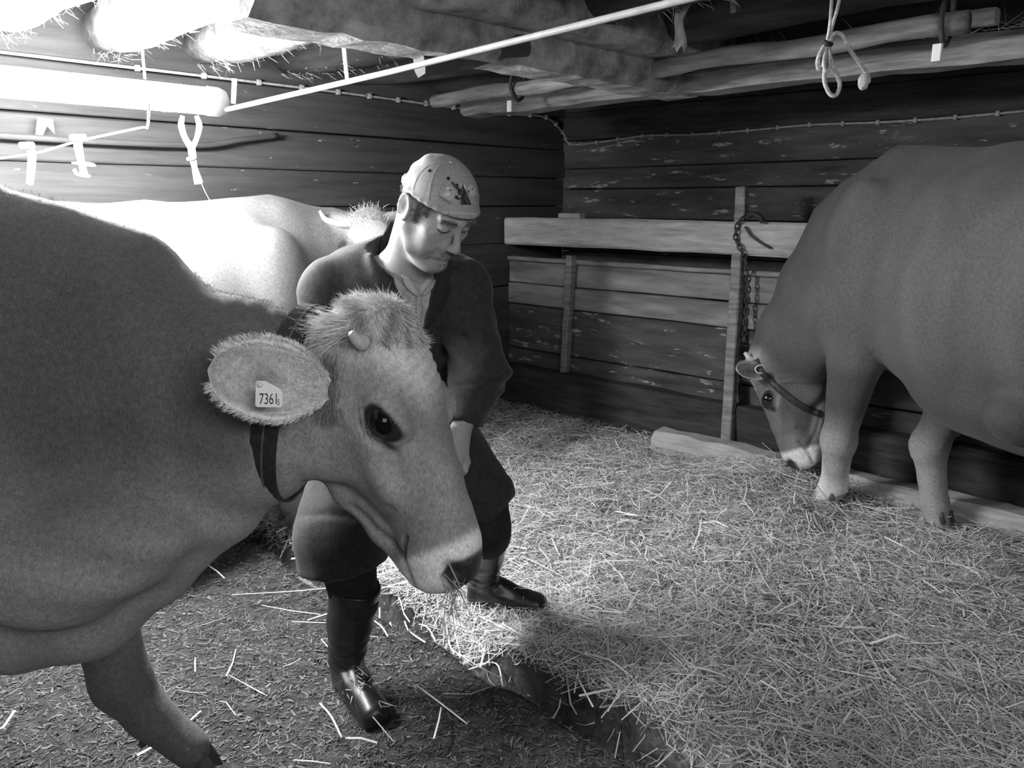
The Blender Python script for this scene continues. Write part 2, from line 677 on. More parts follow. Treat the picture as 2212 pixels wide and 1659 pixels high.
def build_setting():
    # floor
    ns, nt = 200, 236
    S, T = np.meshgrid(np.linspace(-0.05, 6.0, ns), np.linspace(-0.05, 7.0, nt), indexing='ij')
    X = K[0] + A[0] * S + B[0] * T
    Y = K[1] + A[1] * S + B[1] * T
    V = np.stack([X, Y, ground(X, Y)], -1).reshape(-1, 3)
    i, j = np.meshgrid(np.arange(ns - 1), np.arange(nt - 1), indexing='ij')
    a = (i * nt + j).ravel()
    F = np.stack([a, a + nt, a + nt + 1, a + 1], 1)
    N = normals(V, F)
    if N[:, 2].mean() < 0:
        F = F[:, ::-1]
    q = gut_side(V[:, 0], V[:, 1])
    nn = fnoise(V, 9, 31)
    ft = .045 + .25 * sstep(.04, .13, q + .04 * nn) * (.75 + .25 * nn)
    fl = mk('floor', V, F, mat('trodden_dirt', 1.0, 0.8, 0.6, (26, 26, 26), 8, 0.8, 0.02, spec=0.3, tone=True,
                               flecks=((80, 80, 80), 0.64, 0.34)), origin=(0, 0, 0), tone=ft)
    fl['kind'] = 'structure'

    def wall(name, f, length, levels, m, thick, inward, m0=0.0):
        """f(u, d, z): point along the wall u, d in front of it"""
        top = 2.25
        p = [f(m0, -0.13, 0), f(length, -0.13, 0), f(length, -0.07, 0), f(m0, -0.07, 0)]
        V = np.array(p + [q + UP * top for q in p])
        F = [(3, 2, 1, 0), (4, 5, 6, 7), (0, 1, 5, 4), (1, 2, 6, 5), (2, 3, 7, 6), (3, 0, 4, 7)]
        w = mk(name, V, F, M_back, smooth=False)
        w['kind'] = 'structure'
        for k in range(len(levels) - 1):
            z0, z1 = levels[k], levels[k + 1]
            d = random.uniform(-0.012, 0.012)
            g = random.uniform(0.0015, 0.004)
            V, F = beam(f(m0, d - thick / 2, (z0 + z1) / 2), f(length, d - thick / 2, (z0 + z1) / 2 + random.uniform(-.006, .006)), UP, thick, z1 - z0 - 2 * g,
                        0.006, 0.002, 14)
            mk('plank', V, F, m[k % len(m)] if isinstance(m, list) else m, w, smooth=False)
        return w
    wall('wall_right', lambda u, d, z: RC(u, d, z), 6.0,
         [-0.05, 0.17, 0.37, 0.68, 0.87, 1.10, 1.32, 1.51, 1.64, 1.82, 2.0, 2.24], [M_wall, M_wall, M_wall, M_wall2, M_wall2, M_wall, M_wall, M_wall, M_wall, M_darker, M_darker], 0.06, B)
    wall('wall_left', lambda u, d, z: RC(d, u, z), 7.0,
         [-0.05, 0.3, 0.6, 0.9, 1.17, 1.40, 1.58, 1.76, 1.96, 2.24], [M_dark], 0.06, A)
    wall('wall_near', lambda u, d, z: RC(6.0 - d, u, z), 7.0,
         [-0.05, 0.35, 0.7, 1.05, 1.4, 1.75, 2.24], [M_dark], 0.05, A)
    wall('wall_back', lambda u, d, z: RC(u, 7.0 - d, z), 6.0,
         [-0.05, 0.35, 0.7, 1.05, 1.4, 1.75, 2.24], [M_dark], 0.05, A)
    # ceiling: deck boards under the hay loft, running along the left wall
    p = [RC(-.13, -.13, 2.27), RC(6.1, -.13, 2.27), RC(6.1, 7.1, 2.27), RC(-.13, 7.1, 2.27)]
    V = np.array(p + [q + UP * 0.05 for q in p])
    ce = mk('ceiling', V, [(3, 2, 1, 0), (4, 5, 6, 7), (0, 1, 5, 4), (1, 2, 6, 5), (2, 3, 7, 6), (3, 0, 4, 7)], M_back, smooth=False)
    ce['kind'] = 'structure'
    s = 0.0
    while s < 5.9:
        w = random.uniform(0.17, 0.26)
        V, F = beam(RC(s + w / 2, 0, 2.245), RC(s + w / 2, 6.9, 2.245), UP, w - 0.012, 0.035, 0.006, 0.005, 10)
        mk('deck_board', V, F, M_darker, ce, smooth=False)
        s += w
    # round joists that run along the right wall and rest on the left wall
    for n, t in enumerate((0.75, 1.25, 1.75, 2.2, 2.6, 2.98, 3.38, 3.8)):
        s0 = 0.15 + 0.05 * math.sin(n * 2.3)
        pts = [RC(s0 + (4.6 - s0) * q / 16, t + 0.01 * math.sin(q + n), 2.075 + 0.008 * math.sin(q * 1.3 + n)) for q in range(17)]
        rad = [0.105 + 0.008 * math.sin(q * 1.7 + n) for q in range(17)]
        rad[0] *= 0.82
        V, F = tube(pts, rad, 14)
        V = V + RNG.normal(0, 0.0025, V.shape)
        o = mk('round_joist', V, F, M_log if t > 2.5 else M_darker, smooth=True)  # joists away from the lamp take a darker, shade-coloured copy
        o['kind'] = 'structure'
        # ragged bark and hay shreds that hang from the log
        if t > 2.1:
            m = 420
            q = RNG.integers(0, 9, m)
            base = np.array([pts[i] for i in q]) + A * RNG.uniform(0, 0.25, (m, 1)) - UP * 0.09 + B * RNG.uniform(-.06, .06, (m, 1))
            Vb, Fb = blades(base, -UP * 0.35 + A * 0.9, RNG.uniform(.02, .07, m), 0.0013, 0.5, 0.35, seed=n)
            b = mk('bark_shreds', Vb, Fb, M_pale, o, smooth=False)
            b['kind'] = 'stuff'


build_setting()

# big hewn tie beam along the left wall, half lit by the lamp
def big_beam():
    p0 = W(545, 62, 1.94)
    p0[2] = 1.915
    V, F = beam(p0 - A * 0.09, p0 - A * 0.09 - B * (np.dot(p0 - K, B) - 1.35), UP, 0.20, 0.17, 0.03, 0.008, 30)
    o = mk('hewn_beam', V, F, M_log, smooth=False)
    tag(o, 'broad hewn ceiling beam lit bright at its free end above the lamp', 'beam')
    p = PZ(1180, 12, 2.0)
    V, F = beam(p + B * 0.5, p - B * (np.dot(p - K, B) - 1.35), UP, 0.18, 0.15, 0.03, 0.008, 24)
    o = mk('hewn_beam', V, F, M_log, smooth=False)
    tag(o, 'hewn ceiling beam in the dark above the lamp conduit, nearest to the camera', 'beam')
    # short brace under the big beam
    a, b = W(905, 140, 2.50), W(1130, 100, 2.62)
    V, F = beam(a, b, UP, 0.12, 0.06, 0.02, 0.006, 8)
    o = mk('brace_board', V, F, M_dark, smooth=False)
    tag(o, 'short rough board wedged under the big hewn beam beside the conduit', 'board')


big_beam()


def right_side():
    # feed manger along the right wall: boarded front, open slot, rail, posts, kerb
    TM = .55
    a, b = PR(1100, 508, TM + .03), PR(2100, 521, TM + .03)
    zr = PR(1500, 511, TM + .03)[2]
    hr = PR(1500, 476, TM + .05)[2] - PR(1500, 546, TM + .05)[2]
    V, F = beam(RC(.02, TM + .03, zr), RC(4.6, TM + .03, zr), UP, 0.045, hr, 0.012, 0.005, 24)
    o = mk('tie_rail', V, F, M_pale, smooth=False)
    tag(o, 'pale wide wooden rail above the boarded manger front', 'rail')
    zl = [-.02] + [PR(1500, y, TM)[2] for y in (880, 814, 700, 645, 588)]
    r = root('manger_front', RC(2.3, TM, 0), 'boarded manger front below the pale rail', 'manger')
    for k in range(len(zl) - 1):
        z0, z1 = zl[k], zl[k + 1]
        d = (0, .008, .0, .006, -.004)[k]
        V, F = beam(RC(.01, TM - .02 + d, (z0 + z1) / 2), RC(5.0, TM - .02 + d, (z0 + z1) / 2), UP, .04, z1 - z0 - .007, .006, .003, 20)
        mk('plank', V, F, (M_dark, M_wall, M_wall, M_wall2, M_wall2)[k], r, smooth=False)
    V, F = beam(RC(.01, TM - .02, zl[-1] + .014), RC(5.0, TM - .02, zl[-1] + .014), UP, .075, .026, .006, .003, 20)
    mk('cap_board', V, F, M_mid, r, smooth=False)
    # posts
    zk = PR(1222, 806, TM + .06)[2]
    t0, b0 = PR(1236, 500, TM - .005), PR(1220, 808, TM + .045)
    V, F = beam(np.array([b0[0], b0[1], zk]), PR(1234, 552, TM + .04), B, 0.045, 0.05, 0.006, 0.004, 12)
    o = mk('rail_post', V, F, M_mid, smooth=False)
    tag(o, 'thin wooden post standing upright before the manger boards near the corner', 'post')
    V, F = beam(PR(1212, 466, TM + .03), PR(1258, 466, TM + .03), UP, 0.05, 0.03, 0.005, 0.002, 2)
    o = mk('wood_block', V, F, M_pale, smooth=False)
    tag(o, 'small pale wood block lying on the rail above the corner post', 'block')
    t0, b0 = PR(1604, 405, TM - .03), PR(1574, 905, TM + .13)
    b0 = b0 + (b0 - t0) / (t0[2] - b0[2]) * max(0.0, b0[2] - .06)
    V, F = beam(b0, t0, B, 0.055, 0.05, 0.006, 0.004, 12)
    o = mk('rail_post', V, F, M_mid, smooth=False)
    tag(o, 'leaning wooden post hung with a chain by the grazing cow', 'post')
    V, F = beam(RC(.02, TM + .06, zk / 2), RC(3.4, TM + .06, zk / 2), UP, .115, zk, .015, .007, 20)
    o = mk('kerb_beam', V, F, M_darker, smooth=False)  # the farmer's shadow is put into this darker colour
    tag(o, 'dark kerb beam along the foot of the manger boards', 'beam')
    # sill log on the floor
    TL = .77
    a, b = PR(1425, 905, TL), PR(2212, 1130, TL)
    d = nrm(b - a)
    a, b = RC(np.dot(a - K, A), TL, 0.16), RC(np.dot(b - K, A) + 0.6, TL, 0.14)
    V, F = beam(a, b, UP, 0.16, 0.17, 0.035, 0.010, 24)
    o = mk('sill_log', V, F, M_pale, smooth=False)
    tag(o, 'squared sill log lying on the floor beneath the grazing cow', 'log')
    kp = onto(bvh(V, F), EYE, ray(1932, 1026))
    if kp is not None:
        n = kp[1]
        th = np.linspace(0, 2 * math.pi, 14, endpoint=False)
        e1 = nrm(np.cross(n, UP))
        e2 = np.cross(n, e1)
        ring = np.array([kp[0] + n * 0.004 + e1 * 0.02 * math.cos(q) + e2 * 0.018 * math.sin(q) for q in th])
        Vk, Fk = solid(ring, [tuple(range(14))], -n * 0.012)
        mk('knot', Vk, Fk, M_back, o, smooth=False)['label'] = 'dark round knot'
    # overhead ledge timber and the round pole in front of it
    TO = 1.42
    a, b = PR(1185, 208, TO), PR(2212, 108, TO)
    zc = (a[2] + b[2]) / 2
    s0, s1 = np.dot(a - K, A), np.dot(b - K, A)
    V, F = beam(RC(s0 - 0.5, TO, zc), RC(s1 + 0.8, TO, zc), UP, 0.15, 0.085, 0.02, 0.008, 24)
    o = mk('ledge_timber', V, F, M_mid, smooth=False)
    tag(o, 'heavy overhead timber carrying bits of hay above the right wall', 'beam')
    zt = zc + 0.043
    # things lying on it
    p = PR(1474, 172, TO + .03)
    q = PR(1352, 190, TO + .03)
    V, F = beam(np.array([q[0], q[1], zt + 0.033]), np.array([p[0], p[1], zt + 0.033]), UP, 0.04, 0.064, 0.006, 0.003, 4)
    o = mk('short_board', V, F, M_pale, smooth=False)
    tag(o, 'pale short board standing on edge on the overhead timber', 'board')
    m = 420
    ss = RNG.uniform(s0 + 0.2, s1 + 0.4, m)
    base = np.array([RC(q, TO + RNG.uniform(-.07, .07), zt + RNG.uniform(0, .02)) for q in ss])
    Vb, Fb = blades(base, A * RNG.choice([-1, 1], (m, 1)) + UP * 0.15 - B * 0.0, RNG.uniform(.04, .12, m), 0.0014, 0.4, 0.5, seed=8)
    o = mk('loose_hay', Vb, Fb, mat('hay', 0.4, 0.8, 0.4, bump=0), smooth=False)
    o['label'] = 'wisps of hay lying on the overhead timber'
    o['category'] = 'hay'
    o['kind'] = 'stuff'
    for k, (px, py, L) in enumerate(((1590, 155, 0.16), (1660, 140, 0.2))):
        p = PR(px, py, TO)
        p[2] = zt + 0.02
        V, F = beam(p, p + A * L + B * 0.03 + UP * 0.02, UP, 0.05, 0.03, 0.008, 0.006, 4)
        o = mk('wood_scrap', V, F, M_mid, smooth=False)
        tag(o, ('stubby wood scrap on the overhead timber just past the pale board',
                'longer flat wood scrap on the overhead timber left of the hanging rope')[k], 'wood scrap')
    # round pole
    a, b = PZ(1000, 208, 1.9), PZ(2090, 48, 1.9)
    pts = [a + (b - a) * q / 20 + UP * 0.006 * math.sin(q * 1.1) for q in range(-2, 21)]
    V, F = tube(pts, [0.031 + 0.002 * math.sin(q * 2.1) for q in range(len(pts))], 12)
    o = mk('round_pole', V, F, M_mid)
    tag(o, 'round wooden pole hung under the ceiling parallel to the right wall', 'pole')
    # hangers for the pole
    for k, (px, py0, py1) in enumerate(((1186, 138, 205), (2062, 0, 80))):
        f = (px - 1000) / (2090 - 1000)
        c = a + (b - a) * min(f, 1.0)
        sc = 1.0
        r = root('pole_hanger', c + UP * -0.05, ('iron pole hanger holding the round pole at its far end',
                                                 'iron pole hanger holding the round pole at its near end')[k], 'hanger')
        V, F = tube(smooth_path([c + UP * 0.32, c + UP * 0.16 - B * 0.035, c - B * 0.045, c - UP * 0.05, c + B * 0.045, c + UP * 0.06 + B * 0.03], 6), 0.008, 8)
        mk('hook', V, F, mat('rusty_iron', 0.06, 0.6, 0.4, (30, 30, 30), bump=0.4), r)
        V, F = beam(c - UP * 0.055 + B * 0.05, c - UP * 0.10 + B * 0.05, A, 0.012, 0.026, 0.003, 0, 1)
        mk('clip', V, F, mat('pale_plastic', 0.75, 0.45, 0.1, bump=0), r, smooth=False)['label'] = 'small pale clip'
    p = PZ(2130, 38, 1.95)
    V, F = beam(p - A * 0.045, p + A * 0.03, UP, 0.06, 0.045, 0.01, 0.004, 3)
    o = mk('wood_peg', V, F, M_pale, smooth=False)
    tag(o, 'pale squared peg sticking out beside the near pole hanger', 'peg')
    # rag hanging from the ceiling
    top, bot = W(1478, -30, 2.6), W(1466, 105, 2.6)
    n = 14
    V, F = [], []
    for i in range(n + 1):
        q = i / n
        c = top + (bot - top) * q + RGT * 0.006 * math.sin(q * 9)
        w = 0.019 + 0.004 * math.sin(q * 7 + 0.5)
        for j in range(7):
            x = (j / 6 - 0.5) * 2
            V.append(c + RGT * w * x + np.array([0, 1, 0]) * (0.012 * math.cos(x * 4 + q * 3)) + (0 if i < n else UP * 0.012 * math.sin(j * 2.2)))
    for i in range(n):
        for j in range(6):
            F.append((i * 7 + j, i * 7 + j + 1, i * 7 + j + 8, i * 7 + j + 7))
    V, F = solid(V, F, np.array([0, 0.005, 0]))
    o = mk('hanging_rag', V, F, mat('rag_cloth', 0.55, 0.9, 0.4, (40, 40, 15), bump=0.4))
    tag(o, 'grubby pale rag strip dangling from the ceiling over the round pole', 'rag')
    V, F = beam(W(1584, -20, 2.6), W(1584, 28, 2.6), A, 0.008, 0.018, 0.002, 0.0, 2)
    o = mk('hanging_strap', V, F, mat('grey_strap', 0.22, 0.8, 0.3, (60, 60, 60)), smooth=False)
    tag(o, 'short grey strap end dangling right of the pale rag', 'strap')


right_side()


def cables():
    m = mat('grey_cable', 0.34, 0.6, 0.3, (40, 40, 40), bump=0.1)
    pts = [PL(-60, 190, 0.02), PL(300, 178, 0.02), PL(560, 190, 0.02), PL(730, 199, 0.02), PL(860, 216, 0.02), PL(980, 232, 0.02), PL(1100, 246, 0.02), PL(1180, 254, 0.03)]
    for p in pts[:3]:
        p[2] = 1.965
    c = RC(0.06, 0.06, 1.9)
    pts += [PR(1215, 285, 0.02), PR(1232, 311, 0.02), PR(1290, 308, 0.02)]
    s0 = np.dot(pts[-1] - K, A)
    for k in range(1, 11):
        s = s0 + k * 0.35
        pts.append(RC(s, 0.022, 1.815 + 0.006 * math.sin(k * 2)))
    path = smooth_path(pts, 6)
    o = root('stapled_cable', path[0], 'thin pale cable stapled around the tops of both walls', 'cable')
    V, F = tube(path, 0.0065, 8)
    mk('cable', V, F, m, o)
    for i in range(6, len(path) - 2, 3):
        c = path[i]
        d = nrm(path[i + 1] - path[i - 1])
        V, F = beam(c - d * 0.008, c + d * 0.008, UP, 0.022, 0.024, 0.003, 0.0, 1)
        mk('staple', V, F, m, o, smooth=False)


cables()

# ------------------------------------------------------------------ cows
M_fur = mat('cow_fur', 1.0, 0.75, 0.16, (90, 90, 90), 6, 0.25, 0.006, tone=True, spec=0.22, sheen=0.10, streak=((420, 420, 110), .26))
M_hair = mat('cow_hair', 1.0, 0.6, 0.2, (30, 30, 30), bump=0, tone=True, spec=0.3)
M_horn = mat('horn', 0.62, 0.45, 0.25, (30, 30, 8), bump=0.2)
M_hoof = mat('hoof', 0.07, 0.5, 0.4, (40, 40, 10), bump=0.4)
M_nose = mat('wet_nose', .035, .28, .35, (120, 120, 120), 4, .5, .003, spec=.5)
M_eye = mat('wet_eye', 0.008, 0.03, 0.1, bump=0, spec=0.8)
M_leather = mat('dark_leather', 0.035, 0.55, 0.3, (60, 60, 60), bump=0.25, bump_dist=0.004)
M_tag = mat('ear_tag_plastic', 0.82, 0.4, 0.05, bump=0)
M_ink = mat('black_ink', 0.015, 0.6, 0.05, bump=0)
M_metal = mat('worn_metal', 0.55, 0.3, 0.2, (50, 50, 50), bump=0.1)


def head_frame(P0, M, e2):
    e1 = nrm(np.asarray(M) - P0)
    e2 = nrm(e2 - e1 * np.dot(e1, e2))
    e3 = np.cross(e2, e1)
    return np.array([e1, e3, e2])          # rows: along the face, sideways, out of the forehead


def add_head(bd, P0, R, s, ws=1.0, ds=1.0):
    WD = np.array([1, ws, ds])

    def T(x, y, z):
        return P0 + (R[0] * x + R[1] * y * ws + R[2] * z * ds) * s
    sd = R[1]
    cen = [(.00, -.075, .075, .07), (.06, -.085, .093, .105), (.13, -.10, .103, .125), (.20, -.105, .103, .125), (.28, -.092, .086, .108),
           (.36, -.078, .070, .090), (.44, -.072, .064, .076), (.50, -.076, .070, .076), (.535, -.078, .068, .070)]
    for a, b in zip(cen[:-1], cen[1:]):
        bd.seg(T(a[0], 0, a[1]), T(b[0], 0, b[1]), (a[2] * s * ws, a[3] * s * ds), (b[2] * s * ws, b[3] * s * ds), sd, 0.02)
    # poll, forehead, nose bridge
    bd.ell(T(-.015, 0, -.035), np.array([.035, .075, .05]) * s * WD, R, 0.03)
    bd.ell(T(.10, 0, -.012), np.array([.12, .088, .036]) * s * WD, R, 0.03)
    bd.seg(T(.20, 0, -.012), T(.47, 0, -.034), (.042 * s, .026 * s), (.036 * s, .024 * s), sd, 0.03)
    for y in (-1, 1):
        bd.ell(T(.200, .090 * y, -.028), np.array([.058, .030, .036]) * s * WD, R, 0.025)         # orbit
        bd.ell(T(.185, .070 * y, -.180), np.array([.100, .036, .085]) * s * WD, R, 0.04)         # cheek
        bd.seg(T(.25, .086 * y, -.085), T(.36, .058 * y, -.095), .024 * s, .02 * s, None, 0.03)   # face ridge
        bd.ell(T(.50, .044 * y, -.082), np.array([.055, .036, .05]) * s * WD, R, 0.02)            # nostril wing
        bd.ell(T(.555, .030 * y, -.100), np.array([.035, .038, .045]) * s * WD, R, 0.02)          # lip
    # lower jaw and chin
    bd.chain([T(.10, 0, -.225), T(.20, 0, -.250), T(.32, 0, -.222), T(.43, 0, -.178), T(.515, 0, -.145)],
             [np.array((.062, .05)) * s, np.array((.058, .04)) * s, np.array((.045, .035)) * s, np.array((.042, .032)) * s, np.array((.046, .034)) * s], sd, 0.03)
    for y in (-1, 1):
        # sockets, tear groove, nostrils, mouth cleft, temple hollow
        ca, sa = math.cos(.48), math.sin(.48)
        Rt = np.array([R[0] * ca + R[2] * sa, R[1], R[2] * ca - R[0] * sa])
        bd.ell(T(.203, .136 * y, -.030), np.array([.052, .036, .034]) * s, Rt, 0.008, 's')
        bd.seg(T(.240, .116 * y, -.036), T(.285, .092 * y, -.042), .008 * s, .004 * s, None, 0.012, 's')
        bd.ell(T(.565, .052 * y, -.032), np.array([.030, .018, .015]) * s * WD, R, 0.010, 's')
        bd.ell(T(.552, .070 * y, -.036), np.array([.024, .020, .010]) * s * WD, R, 0.010, 's')
        bd.chain([T(.395, .072 * y, -.128), T(.44, .07 * y, -.128), T(.50, .074 * y, -.124), T(.575, .05 * y, -.128)],
                 [.008 * s, .010 * s, .010 * s, .009 * s], None, 0.010, 's')
        bd.seg(T(.385, .078 * y, -.105), T(.405, .074 * y, -.150), .010 * s, .009 * s, None, 0.012, 's')
        bd.ell(T(.115, .125 * y, -.070), np.array([.035, .026, .025]) * s * WD, R, 0.02, 's')
        bd.ell(T(.31, .092 * y, -.050), np.array([.035, .014, .014]) * s * WD, R, 0.02, 's')
    bd.seg(T(.605, 0, -.045), T(.61, 0, -.13), .008 * s, .006 * s, None, 0.012, 's')
    for y in (-1, 1):      # eyelids lie on the eyeball, the eye slants down to the tear corner
        ca, sa = math.cos(.48), math.sin(.48)
        for up, r in ((1, .0090), (-1, .0075)):
            pts = []
            for q in np.linspace(0.02, math.pi - 0.02, 11):
                da, db = -.050 * math.cos(q), (.031 if up > 0 else -.028) * math.sin(q)
                lt = math.sqrt(max(0.0, .047 ** 2 - da * da - db * db))
                pts.append(T(.203, .076 * y, -.030) + (R[0] * (da * ca - db * sa) + R[2] * (da * sa + db * ca) + R[1] * lt * y) * s)
            bd.chain(pts, [r * s] * len(pts), None, 0.005)
    return T


def seg_d(x, z, *pts):
    d = np.full(len(x), 9.0)
    for (ax, az), (bx, bz) in zip(pts[:-1], pts[1:]):
        t = np.clip(((x - ax) * (bx - ax) + (z - az) * (bz - az)) / ((bx - ax) ** 2 + (bz - az) ** 2), 0, 1)
        d = np.minimum(d, np.hypot(x - ax - t * (bx - ax), z - az - t * (bz - az)))
    return d


def head_tone(tone, P, P0, R, s, pal, t_body, ws=1.0, ds=1.0):
    """fur colours of the head: pale poll and muzzle ring, dark nose pad and eye rims"""
    Q = ((P - P0) @ R.T) / s / np.array([1, ws, ds])
    x, y, z = Q[:, 0], Q[:, 1], Q[:, 2]
    inh = (1 - sstep(0.14, 0.2, np.abs(y))) * sstep(-0.10, 0.0, x + 0.35 * (z + 0.08)) * sstep(-.36, -.30, z) * (x < 0.75) * (z < .2)
    n = fnoise(Q, 24, 5)
    h = np.full(len(P), pal['face'])
    h *= 1 + 0.16 * n + .16 * fnoise(Q * [.35, 1, 1], 70, 17)
    h = h + (pal['poll'] - h) * np.clip(sstep(.215, .07, x + .04 * n + 1.3 * np.maximum(np.abs(y) - .04, 0)) * sstep(-.12, -.03, z), 0, 1)
    h = h + (pal['face'] * .62 - h) * 0.8 * gauss(Q, (.27, 0, -.0), (.12, .045, .05))            # darker nose bridge
    ea, eb = (x - .203) * .887 + (z + .030) * ds * .462, -(x - .203) * .462 + (z + .030) * ds * .887
    for sg in (-1, 1):
        h = h + (pal['poll'] * .75 - h) * 0.55 * 1.4 * np.exp(-(ea / .055) ** 2 - ((eb + .050) / .012) ** 2) * (y * sg > .04)   # pale under-eye ring
        h = h + (.02 - h) * (1 - sstep(.90, 1.10, np.hypot((ea - .003) / .051, eb / .032))) * (y * sg > .04)
        h = h + (.03 - h) * np.clip(1.2 * gauss(Q, (.255, sg * .105, -.038), (.026, .03, .008)), 0, 1)
    mz = sstep(.478, .508, x + .10 * (z + .1) * (z < -.1) + .006 * n) * (z < 0.05)
    h = h + (pal['muzzle'] - h) * mz
    pad = sstep(.528, .542, x + .004 * n - 1.2 * np.maximum(np.abs(y) - .056, 0)) * sstep(-.066, -.050, z + .004 * n)
    h = h + (.06 - h) * pad
    lip = seg_d(x, z, (.355, -.205), (.425, -.168), (.497, -.120), (.452, -.098)) 
    h = h + (.06 - h) * .75 * np.exp(-(lip / .0055) ** 2) * (np.abs(y) > .03)  # dark lip skin, with the crease shade painted into the tone
    for sg in (-1, 1):
        h = h + (.012 - h) * np.clip(1.5 * gauss(Q, (.556, sg * .058, -.033), (.024, .022, .013)), 0, 1)
    h = h + (.05 - h) * 0.7 * np.clip(gauss(Q, (.40, .075, -.13), (.016, .03, .02)) + gauss(Q, (.40, -.075, -.13), (.016, .03, .02)), 0, 1)
    return tone + (h - tone) * inh


def make_ear(name, base, ax, nm, L, w, parent, tone_in=0.75, tone_edge=0.85, hair_n=900, seed=1, cup=0.62):
    """a leaf shaped, cupped ear with a fringe of hair"""
    ax = nrm(ax)
    nm = nrm(nm - ax * np.dot(ax, nm))
    sd = np.cross(nm, ax)
    nu, nv = 22, 15
    V, T = [], []
    for i in range(nu):
        u = i / (nu - 1)
        wd = w * (0.20 + 0.80 * math.sin(min(1, u * 2.0 + .04) * math.pi / 2)) * math.sqrt(max(1e-4, 1 - max(0, (u - .45) / .55) ** 2.3))
        for j in range(nv):
            v = (j / (nv - 1) - .5) * 2
            dep = cup * wd * (abs(v) ** 1.7 - .9) - 0.25 * L * (u - .5) ** 2 * 0.5
            V.append(base + ax * L * u + sd * wd * v + nm * dep)
            T.append(tone_edge if abs(v) > .75 else tone_in * (1 - 0.55 * math.exp(-((u - .52) / .16) ** 2 - ((v + .05) / .22) ** 2)) * (0.92 + 0.08 * math.sin(v * 9 + u * 14)))
    F = []
    for i in range(nu - 1):
        for j in range(nv - 1):
            a = i * nv + j
            F.append((a, a + 1, a + nv + 1, a + nv))
    V = np.array(V)
    V2, F2 = solid(V, F, -nm * 0.007)
    T2 = np.concatenate([np.array(T), np.full(len(T), pal_back[0])])
    e = mk(name, V2, F2, M_fur, parent, tone=T2)
    if hair_n:
        r = np.random.default_rng(seed)
        gi, gj = r.integers(1, nu - 1, hair_n), r.integers(0, nv, hair_n)
        edge = r.random(hair_n) < .72
        gj = np.where(edge, r.choice([0, 1, nv - 2, nv - 1], hair_n), gj)
        v = (gj / (nv - 1) - .5) * 2
        rt = V[gi * nv + gj] + r.normal(0, .002, (hair_n, 3))
        dr = ax * 0.75 + sd * v[:, None] * 0.55 + nm * 0.30 * (1 - np.abs(v))[:, None]
        Vh, Fh = blades(rt, dr, r.uniform(.006, .014, hair_n) * (L / .2), .00045 * (L / .2), .3, .22, seed)
        hh = mk('ear_hair', Vh, Fh, M_hair, e, smooth=False, tone=np.repeat(r.uniform(.6, .9, hair_n), 6))
        hh['kind'] = 'stuff'
    return e, V, (nu, nv), (ax, sd, nm)


pal_back = [0.2]


def make_hoof(c, d, w, h, parent, sc=1.0):
    """cloven hoof: two pointed toes"""
    d = nrm([d[0], d[1], 0])
    sd = np.cross(UP, d)
    parts = []
    for y in (-1, 1):
        ctr = c + sd * y * w * .52
        V = []
        ring = [(-.75, .0), (-.6, .75), (.0, .95), (.7, .75), (1.25, .15), (1.25, -.15), (.7, -.55), (.0, -.6), (-.6, -.55)]
        for zz, k, sh in ((0, 1.0, 0.0), (h * .45, .92, -.12), (h, .74, -.34)):
            for a, b in ring:
                V.append(ctr + d * (a * k + sh) * w * 1.15 + sd * b * y * w * .48 * k + UP * zz)
        m = len(ring)
        F = []
        for i in range(2):
            for q in range(m):
                a, b = i * m + q, i * m + (q + 1) % m
                F.append((a, b, b + m, a + m) if y > 0 else (a + m, b + m, b, a))
        F.append(tuple(range(m)))
        F.append(tuple(2 * m + q for q in range(m)))
        parts.append((V, F))
    V, F = join(parts)
    return mk('hoof', V, F, M_hoof, parent, smooth=False)


